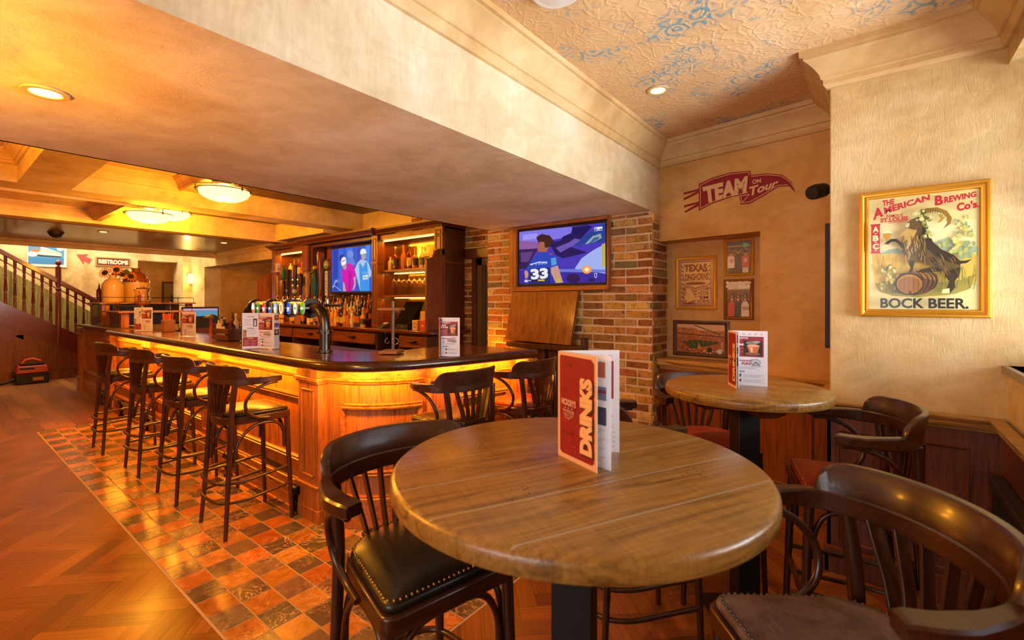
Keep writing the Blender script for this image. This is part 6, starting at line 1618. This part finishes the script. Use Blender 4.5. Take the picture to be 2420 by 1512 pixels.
tier(-10.55, -9.75, 1.80, 3.05, 1.127, 1.47, 'upper'); tier(-9.6, -8.7, 1.82, 2.7, 1.127, 1.34, 'lower')
M().box(-10.46, -9.84, 1.801, 1.815, 1.14, 1.45).ob('glazed_panel', plain('smoked_glass', '#3a1a0a', 0.06), t)
def jar(label, x, y, z, s, two):
    t = T('stoneware_jar', label, 'jar', (x, y, z))
    pr = [(0, 0), (.12, 0), (.13, .02), (.13, .24), (.125, .28), (.09, .335), (.045, .365), (.04, .39), (.05, .4), (.05, .41), (.03, .41)]
    M().lathe([(a * s, b * s) for a, b in pr[:4]], (0, 0, 0), 24).ob('body', MT['clay'], t, w=False)
    M().lathe([(a * s, b * s) for a, b in pr[3:]], (0, 0, 0), 24).ob('shoulder', MT['clayb'] if two else MT['clay'], t, w=False)
    if two: M().tube([(.115 * s, .05 * s, .3 * s), (.15 * s, .06 * s, .31 * s), (.15 * s, .06 * s, .27 * s), (.13 * s, .055 * s, .25 * s)], .01 * s, 6).ob('handle', MT['clayb'], t, w=False)
    return t
ZU = 1.4952
jar('plain buff stoneware jar holding sunflowers on the tiered stand', -10.1, 2.0, ZU, 1.12, False)
jar('larger stoneware jar with a brown glazed shoulder on the tiered stand', -10.3, 2.36, ZU, 1.48, True)
ptl, ctr, lf = plain('sunflower_petal', '#d8801c', .6), plain('sunflower_heart', '#2a1408', .8), plain('sunflower_leaf', '#3f4a18', .6)
for k, (dx, dy, dz, nx, ny) in enumerate(((-.02, -.12, .62, .7, -.7), (.06, .05, .68, .8, -.4), (.02, .14, .6, .6, .2), (.0, .3, .57, .9, .2))):
    t = T('sunflower', ['orange sunflower leaning out at the left of the stoneware jar', 'topmost orange sunflower in the stoneware jar', 'orange sunflower between the two stoneware jars', 'small sunflower partly behind the larger stoneware jar'][k], 'flower', (-10.1, 2.0, ZU + .44), 0, 'sunflowers in the stoneware jar')
    n = Vector((nx, ny, .35)).normalized(); c = Vector((dx * .8, dy * .8, (dz - .56) * .9))
    rot = n.to_track_quat('Z', 'Y').to_matrix().to_4x4(); rot.translation = c
    m = M()
    for j in range(14):
        a = j * 2 * PI / 14; m.f([rot @ Vector(q) for q in ((.03 * math.cos(a - .2), .03 * math.sin(a - .2), 0), (.08 * math.cos(a - .13), .08 * math.sin(a - .13), .012), (.105 * math.cos(a), .105 * math.sin(a), 0), (.08 * math.cos(a + .13), .08 * math.sin(a + .13), .012), (.03 * math.cos(a + .2), .03 * math.sin(a + .2), 0))])
    m.ob('petals', ptl, t, w=False)
    M().lathe([(.045, -.005), (.045, .008), (.02, .02), (0, .02)], (0, 0, 0), 12, rot).ob('seed_head', ctr, t, w=False)
    m = M(); m.tube([c - n * .01, c - n * .05 + Vector((0, 0, -.05)), Vector((dx * .2, dy * .2, -.04))], .006, 6); m.ob('stem', lf, t, w=False)
    M().f([rot @ Vector(q) for q in ((.05, 0, -.05), (.12, .05, -.06), (.17, 0, -.08), (.12, -.05, -.06))]); m = M(); m.loft([[rot @ Vector(q) for q in ((.05, 0, -.05), (.12, .05, -.06), (.17, 0, -.08), (.12, -.05, -.06))], [rot @ Vector(q) for q in ((.05, 0, -.054), (.12, .05, -.064), (.17, 0, -.084), (.12, -.05, -.064))]]); m.ob('leaf', lf, t, w=False)
for k, (x, y, h, c) in enumerate(((-10.4, 1.88, .32, '#7a3010'), (-10.28, 1.96, .3, '#3a140a'), (-10.1, 1.92, .29, '#241008'), (-10.0, 2.02, .26, '#5a2010'), (-9.9, 2.3, .2, '#8a4a1c'))):
    bottle('display_bottle', '%s bottle from the left on the top tier of the stand' % ORD[k].capitalize(), 'bottle', (x, y, ZU), h, .037, c, '#c8a070', '#b08040' if k % 2 else None, 'bottles on the tiered stand', SH[k % 3])
t = T('drink_dispenser', 'glass drinks dispenser on a stand on the lower tier', 'dispenser', (-9.25, 2.2, 1.3652))
M().lathe([(.07, 0), (.075, .01), (.02, .03), (.02, .08), (.09, .1), (.1, .12)], (0, 0, 0), 16).ob('stand', MT['brass'], t, w=False)
M().lathe([(.0, .122), (.1, .122), (.11, .2), (.09, .27), (.12, .34), (.112, .34), (.083, .27), (.102, .2), (.09, .13), (0, .13)], (0, 0, 0), 20).ob('bowl', MT['glassc'], t, sharp=50, w=False)
M().lathe([(0, .34), (.11, .345), (.1, .36), (.03, .37), (.02, .4), (0, .4)], (0, 0, 0), 16).ob('lid', MT['glassc'], t, sharp=50, w=False)
for k, (x, y) in enumerate(((-9.5, 1.95), (-9.36, 1.9), (-9.0, 2.1), (-9.1, 2.5))):
    o = M().lathe([(.036, 0), (.046, .14), (.043, .14), (.034, .008), (0, .008)], (0, 0, 0), 16).ob('tumbler', MT['glassc'], None, sharp=50, loc=(x, y, 1.3652))
    tag(o, '%s tumbler from the left on the lower tier of the stand' % ORD[k].capitalize(), 'glass', 'tumblers on the tiered stand')
t = T('tablet', 'blue-lit tablet showing behind the tiered stand', 'tablet', (-9.55, 2.96, 1.13))
t.location = (-9.2, 3.0, 1.06)
M().box(-.02, .0, -.28, .28, .0, .36).ob('casing', MT['black'], t, w=False)
p = Paint(lambda a, b: Vector((.0005, a, b)), (1, 0, 0), .0002); p.rect('#5a90b0', -.26, .2, .26, .33).rect('#b89ac0', -.26, .3, .26, .33)
o = p.done('display', MT['screen'], None); o.parent = t
M().box(-9.5, -8.9, 2.72, 3.3, 0, 1.06).ob('x', MT['dark'], t).name = 'support_box'
# ================================================================== CEILING LIGHTS
def bowl_lamp(x, y, z, ceil, label, r=.25, power=260):
    t = T('bowl_ceiling_lamp', label, 'lamp', (x, y, z), 0, 'glass bowl ceiling lamps')
    pr = [(0.001, -.115)] + [(r * math.sin(R(q)), .0 - .115 * math.cos(R(q))) for q in range(10, 81, 10)] + [(r * .985, 0.0), (r * .96, .025), (r * .93, .025), (r * .93, 0)]
    M().lathe(pr, (0, 0, 0), 32).ob('glass_bowl', MT['frosted'], t, sharp=60, w=False)
    bz = plain('bronze', '#6a4a1c', .35, .9) if 'bronze' not in bpy.data.materials else bpy.data.materials['bronze']
    m = M(); m.tube([((r + .02) * math.cos(k * PI / 20), (r + .02) * math.sin(k * PI / 20), .005) for k in range(40)], .006, 6, True); m.ob('ring', bz, t, w=False)
    m = M()
    for k in range(3):
        a = k * 2 * PI / 3 + 2.4; c, s = math.cos(a), math.sin(a)
        m.tube([((r + .02) * c, (r + .02) * s, -.02), ((r + .02) * c, (r + .02) * s, .06), (r * .7 * c, r * .7 * s, .075), (.09 * c, .09 * s, .08)], .006, 6); m.ball(((r + .02) * c, (r + .02) * s, .005), .014, 8)
    m.ob('arms', bz, t, w=False)
    M().lathe([(.1, .07), (.12, .085), (.12, ceil - z - .012), (.1, ceil - z)], (0, 0, 0), 24).ob('ceiling_plate', bz, t, w=False)
    M().lathe([(.0, -.15), (.01, -.148), (.014, -.14), (.008, -.13), (.024, -.122), (.03, -.115), (0, -.112)], (0, 0, 0), 12).ob('finial', bz, t, w=False)
    point('bowl_lamp_glow', (x, y, z + .05), power * .25, LAMP, .06)
    point('bowl_lamp_down', (x, y, z - .2), power * .4, LAMP, .1)
    return t
bowl_lamp(-5.73, 2.1, 2.735, 2.86, 'glass bowl ceiling lamp nearest the big plaster beam')
bowl_lamp(-7.42, 1.84, 2.635, 2.91, 'front glass bowl lamp of the pair beyond the second beam', .235)
bowl_lamp(-7.95, 2.2, 2.78, 2.91, 'rear glass bowl lamp of the pair beyond the second beam', .245)
bowl_lamp(-2.15, -.14, 2.17, 2.30, 'glass bowl lamp under the big beam, outside the picture', .22, 150)
bowl_lamp(-5.0, -.55, 2.8, 2.985, 'unseen glass bowl lamp added in the front coffer to warm the floor', .25, 260)  # extra lamp out of view, added for more orange light on the floor
def downlight(x, y, z, label, power, r=.045, lum=True):
    t = T('downlight', label, 'downlight', (x, y, z), 0, 'recessed ceiling downlights')
    M().lathe([(r, -.001), (r * 1.55, -.001), (r * 1.5, -.008), (r * 1.1, -.008), (r, -.003)], (0, 0, 0), 24).ob('trim_ring', MT['cornice'], t, w=False)
    M().lathe([(0, -.002), (r, -.002), (r * .98, -.005), (0, -.005)], (0, 0, 0), 20).ob('lens', MT['dl'], t, w=False)
    if power: spot('downlight_beam', (x, y, z - .03), power, LAMP, 72)
    return t
downlight(-2.48, .294, 2.2985, 'downlight in the soffit of the big plaster beam', 16)
downlight(-1.13, 3.0, 2.8985, 'downlight in the embossed ceiling over the round tables', 85)
downlight(-9.46, 1.76, 2.5985, 'first downlight in the boarded ceiling, above the menus', 20)
downlight(-9.46, 3.46, 2.5985, 'second downlight in the boarded ceiling, towards the wall opening', 20)
downlight(-8.26, 3.37, 2.9085, 'downlight in the dark copper ceiling behind the bowl lamps', 12)
t = T('smoke_detector', 'black dome detector on the boarded ceiling above the stairs', 'detector', (-10.17, 1.32, 2.6))
M().lathe([(.09, 0), (.09, -.02), (.07, -.06), (.03, -.085), (0, -.088)], (0, 0, 0), 20).ob('dome', MT['black'], t, w=False)
M().lathe([(.1, -.0), (.1, -.012), (.085, -.014)], (0, 0, 0), 20).ob('ring', MT['black'], t, w=False)
t = T('flush_light', 'round white flush light at the top edge over the embossed ceiling', 'light', (-1.12, 1.74, 2.9))
M().lathe([(.12, 0), (.12, -.02), (.1, -.035)], (0, 0, 0), 28).ob('rim', MT['white'], t, w=False)
M().lathe([(.1, -.03), (.06, -.04), (0, -.042)], (0, 0, 0), 28).ob('lens', MT['white'], t, w=False)
# ================================================================== FAR END: STAIRS, SIGN, POSTER
XS = -12.6
def hz(y): return 2.44 - .69 * (y - .9)
def sz(y): return 1.515 - .63 * (y - .9)
sc = T('staircase', 'red-stained wooden staircase with turned balusters rising at the far left', 'staircase', (-12.9, 1.5, 0))
Y0, Y1 = -1.4, 2.3
M().loft([[(XS - .03, Y0, sz(Y0)), (XS + .03, Y0, sz(Y0)), (XS + .03, Y0, sz(Y0) - .5), (XS - .03, Y0, sz(Y0) - .5)], [(XS - .03, Y1, sz(Y1)), (XS + .03, Y1, sz(Y1)), (XS + .03, Y1, sz(Y1) - .36), (XS - .03, Y1, sz(Y1) - .36)]]).ob('stringer', MT['red'], sc)
M().tube([(XS, Y0, hz(Y0)), (XS, Y1, hz(Y1))], 0, flat=(.075, .085)).ob('handrail', MT['red'], sc)
M().tube([(XS, Y0, hz(Y0) - .17), (XS, Y1, hz(Y1) - .15)], 0, flat=(.03, .022)).ob('lower_rail', MT['red'], sc)
for k in range(28):
    y = 2.16 - k * .119
    if abs(y - 1.672) < .05: continue
    a, b = sz(y) - .02, hz(y) - .02; h = b - a
    M().lathe([(a * 1.35, b * h) for a, b in ((.018, 0), (.018, .16), (.012, .18), (.02, .21), (.012, .24), (.02, .3), (.013, .5), (.018, .52), (.011, .55), (.018, .58), (.012, .62), (.017, .78), (.011, .8), (.018, .83), (.018, 1))], (XS, y, a), 8).ob('baluster', MT['red'], sc, sharp=50)
y = 1.672; zb_ = sz(y) - .36
M().lathe([(.045, 0), (.045, 2.19 - zb_ - .5), (.03, 2.19 - zb_ - .47), (.05, 2.19 - zb_ - .43), (.03, 2.19 - zb_ - .4), (.045, 2.19 - zb_ - .34), (.045, 2.19 - zb_ - .02), (.05, 2.19 - zb_), (.025, 2.2 - zb_), (.02, 2.22 - zb_), (.045, 2.25 - zb_), (.05, 2.28 - zb_), (.03, 2.32 - zb_), (0, 2.33 - zb_)], (XS, y, zb_), 12).ob('newel_post', MT['red'], sc, sharp=50)
m = M()
for k in range(16):
    yy = 2.3 - k * .26; zz = .12 + k * .18
    m.box(-13.68, XS - .031, yy - .26, yy, max(0, zz - .18), zz)
m.ob('steps', MT['red'], sc)
m = M(); m.loft([[(XS - .02, Y0, 0.002), (XS + .0, Y0, 0.002), (XS + .0, Y1, 0.002), (XS - .02, Y1, 0.002)], [(XS - .02, Y0, sz(Y0) - .45), (XS + .0, Y0, sz(Y0) - .45), (XS + .0, Y1, sz(Y1) - .32), (XS - .02, Y1, sz(Y1) - .32)]])
st(m.ob('wall_stair', MT['redz']))
m = M()
for yy in (-.6, .3, 1.1): m.box(XS, XS + .012, yy, yy + .1, .25, sz(yy + .1) - .44)
m.box(XS, XS + .02, Y0, Y1, 0.002, .2); m.box(XS, XS + .028, Y0, Y1, .2, .22)
m.loft([[(XS, Y0, sz(Y0) - .6), (XS + .012, Y0, sz(Y0) - .6), (XS + .012, Y0, sz(Y0) - .46), (XS, Y0, sz(Y0) - .46)], [(XS, Y1, sz(Y1) - .5), (XS + .012, Y1, sz(Y1) - .5), (XS + .012, Y1, sz(Y1) - .36), (XS, Y1, sz(Y1) - .36)]])
st(m.ob('trim_10', MT['redz']))
m = M(); m.loft([[(-13.7, Y0, 0), (-13.685, Y0, 0), (-13.685, 2.9, 0), (-13.7, 2.9, 0)], [(-13.7, Y0, 2.28 - .69 * (Y0 - .9)), (-13.685, Y0, 2.28 - .69 * (Y0 - .9)), (-13.685, 2.9, .9), (-13.7, 2.9, .9)]])
st(m.ob('wall_dado', wood('olive_wall_cloth', '#5a4a18', '#8a7630', .8, 'z', .5)))
t = T('workshop_vacuum', 'red and black box-shaped vacuum on the floor below the stairs', 'vacuum', (-12.36, 1.28, 0))
M().box(-.17, .17, -.22, .22, 0, .2).ob('tank', MT['black'], t, w=False, bevel=.02)
M().loft([[(-.16, -.21, .2), (.17, -.21, .2), (.17, .21, .2), (-.16, .21, .2)], [(-.14, -.17, .36), (.15, -.19, .33), (.15, .19, .33), (-.14, .17, .36)]]).ob('head', plain('vac_red', '#a81c0c', .4), t, w=False, bevel=.012)
M().box(.151, .175, -.17, .02, .27, .3).box(-.13, .13, -.16, .16, .35, .375).ob('lid', MT['black'], t, w=False)
M().tube([(0, -.12, .37), (0, -.08, .43), (0, .02, .45), (0, .12, .4)], .022, 8).ob('handle', plain('vac_orange', '#c84a1c', .4), t, w=False)
M().box(.17, .173, .0, .14, .06, .12).ob('rating_label', plain('tan_label', '#b87a44', .6), t, w=False)
M().tube([(.05, -.22, .1), (.08, -.35, .04), (.0, -.5, .03), (-.1, -.6, .03)], .025, 8).ob('hose', MT['black'], t, w=False)
XF = -13.69
t = T('restrooms_sign', 'brown sign reading RESTROOMS in a pale frame on the far wall', 'sign', (XF, 2.72, 2.31))
M().box(-13.7, -13.67, 2.41, 3.03, 2.31, 2.52).ob('frame', plain('sign_frame', '#a88a4a', .5), t, bevel=.006)
p = Paint(lambda a, b: Vector((-13.669, a, b)), (1, 0, 0), .0006); p.rect('#6a1c14', 2.435, 2.335, 3.005, 2.495).text('#e8d8b8', 'RESTROOMS', [(2.46, 2.465), (2.985, 2.465), (2.985, 2.365), (2.46, 2.365)], .06); p.done('lettering', MT['ink'], t)
p = Paint(crop(0, 540, 6.873, 'x', -13.697), (1, 0, 0), .001)
p.poly('#a84a44', [(1240, 420), (1440, 415), (1395, 455), (1495, 500), (1450, 572), (1370, 528), (1352, 578)])
tag(p.done('painted_arrow', MT['wallpaint']), 'faded red arrow painted on the far wall beside the RESTROOMS sign', 'arrow')
t = T('boat_poster', 'framed blue poster of a white paddle steamer on the far wall above the stairs', 'poster', (XF, 1.65, 2.25))
M().box(-13.7, -13.68, 1.35, 1.95, 2.24, 2.92).ob('frame', MT['white'], t, bevel=.004)
p = Paint(crop(0, 540, 6.873, 'x', -13.679), (1, 0, 0), .0006)
p.poly('#3f8ac0', [(455, 100), (1045, 150), (1035, 590), (460, 568)]).poly('#2f78b4', [(455, 470), (1040, 480), (1035, 590), (460, 568)])
p.poly('#e4dcc4', [(670, 290), (1000, 400), (1000, 450), (700, 432), (560, 420), (660, 330)]).poly('#2a2a2a', [(565, 412), (700, 428), (995, 450), (985, 470), (640, 450)]).line('#6a6a60', [(690, 330), (1000, 405)], 6).line('#8a8a80', [(690, 355), (1000, 425)], 5)
p.ell('#e8e0d0', 980, 315, 62, 52).ell('#e8e4e0', 530, 410, 80, 45).poly('#d8703c', [(500, 330), (640, 330), (665, 350), (600, 385), (480, 365)]).line('#2a4a6a', [(520, 235), (760, 250)], 14).line('#2a4a6a', [(540, 262), (740, 272)], 8)
p.done('print', MT['ink'], t)
t = T('wall_sconce', 'glowing glass wall lamp beside the far doorway', 'lamp', (-13.69, 4.02, 2.0))
t.location = (-13.34, 4.1, 2.0)
M().box(-.005, .02, -.05, .05, -.02, .2).ob('back_plate', bpy.data.materials['bronze'], t, w=False)
M().lathe([(.04, -.04), (.065, 0), (.065, .14), (.04, .2), (0, .2)], (.08, 0, 0), 16).ob('shade', MT['frosted'], t, w=False)
point('sconce_glow', (-13.16, 4.0, 2.06), 14, (1, .6, .15), .06)
t = T('hall_picture', 'small framed picture on the hallway wall seen through the far doorway', 'picture', (-16.39, 4.3, 1.3))
m = M(); m.box(-16.4, -16.37, 4.35, 4.95, 1.0, 2.1); m.ob('frame', MT['dark'], t)
p = Paint(lambda a, b: Vector((-16.368, a, b)), (1, 0, 0), .001); p.rect('#8a7448', 4.4, 1.05, 4.9, 2.05).rect('#4a3a1c', 4.55, 1.2, 4.7, 1.7); p.done('print', MT['ink'], t)
t = T('back_shelf_unit', 'dark glazed shelving unit in the room beyond the wide wall opening', 'shelving', (-10.6, 5.6, 0))
m = M()
for x in (-11.2, -10.02): m.box(x, x + .05, 5.5, 5.9, 0, 2.0)
for z in (.9, 1.25, 1.6, 1.95): m.box(-11.2, -9.97, 5.5, 5.9, z, z + .04)
m.ob('frame', plain('unit_grey', '#6a5a40', .5), t)
M().box(-11.15, -10.02, 5.5, 5.52, 1.72, 1.92).ob('head_board', MT['dark'], t)
# light falling down the stairwell, and lamps of the rooms beyond
area('stairwell_daylight', (-12.75, 1.2, 4.3), 1.6, 230, (1, .8, .45), (-.35, .1, -1), sy=3.5)
point('hall_lamp', (-15.3, 4.0, 2.4), 10, (1, .6, .2), .1)
point('far_room_lamp', (-10.8, 5.4, 2.5), 14, (1, .6, .25), .1)
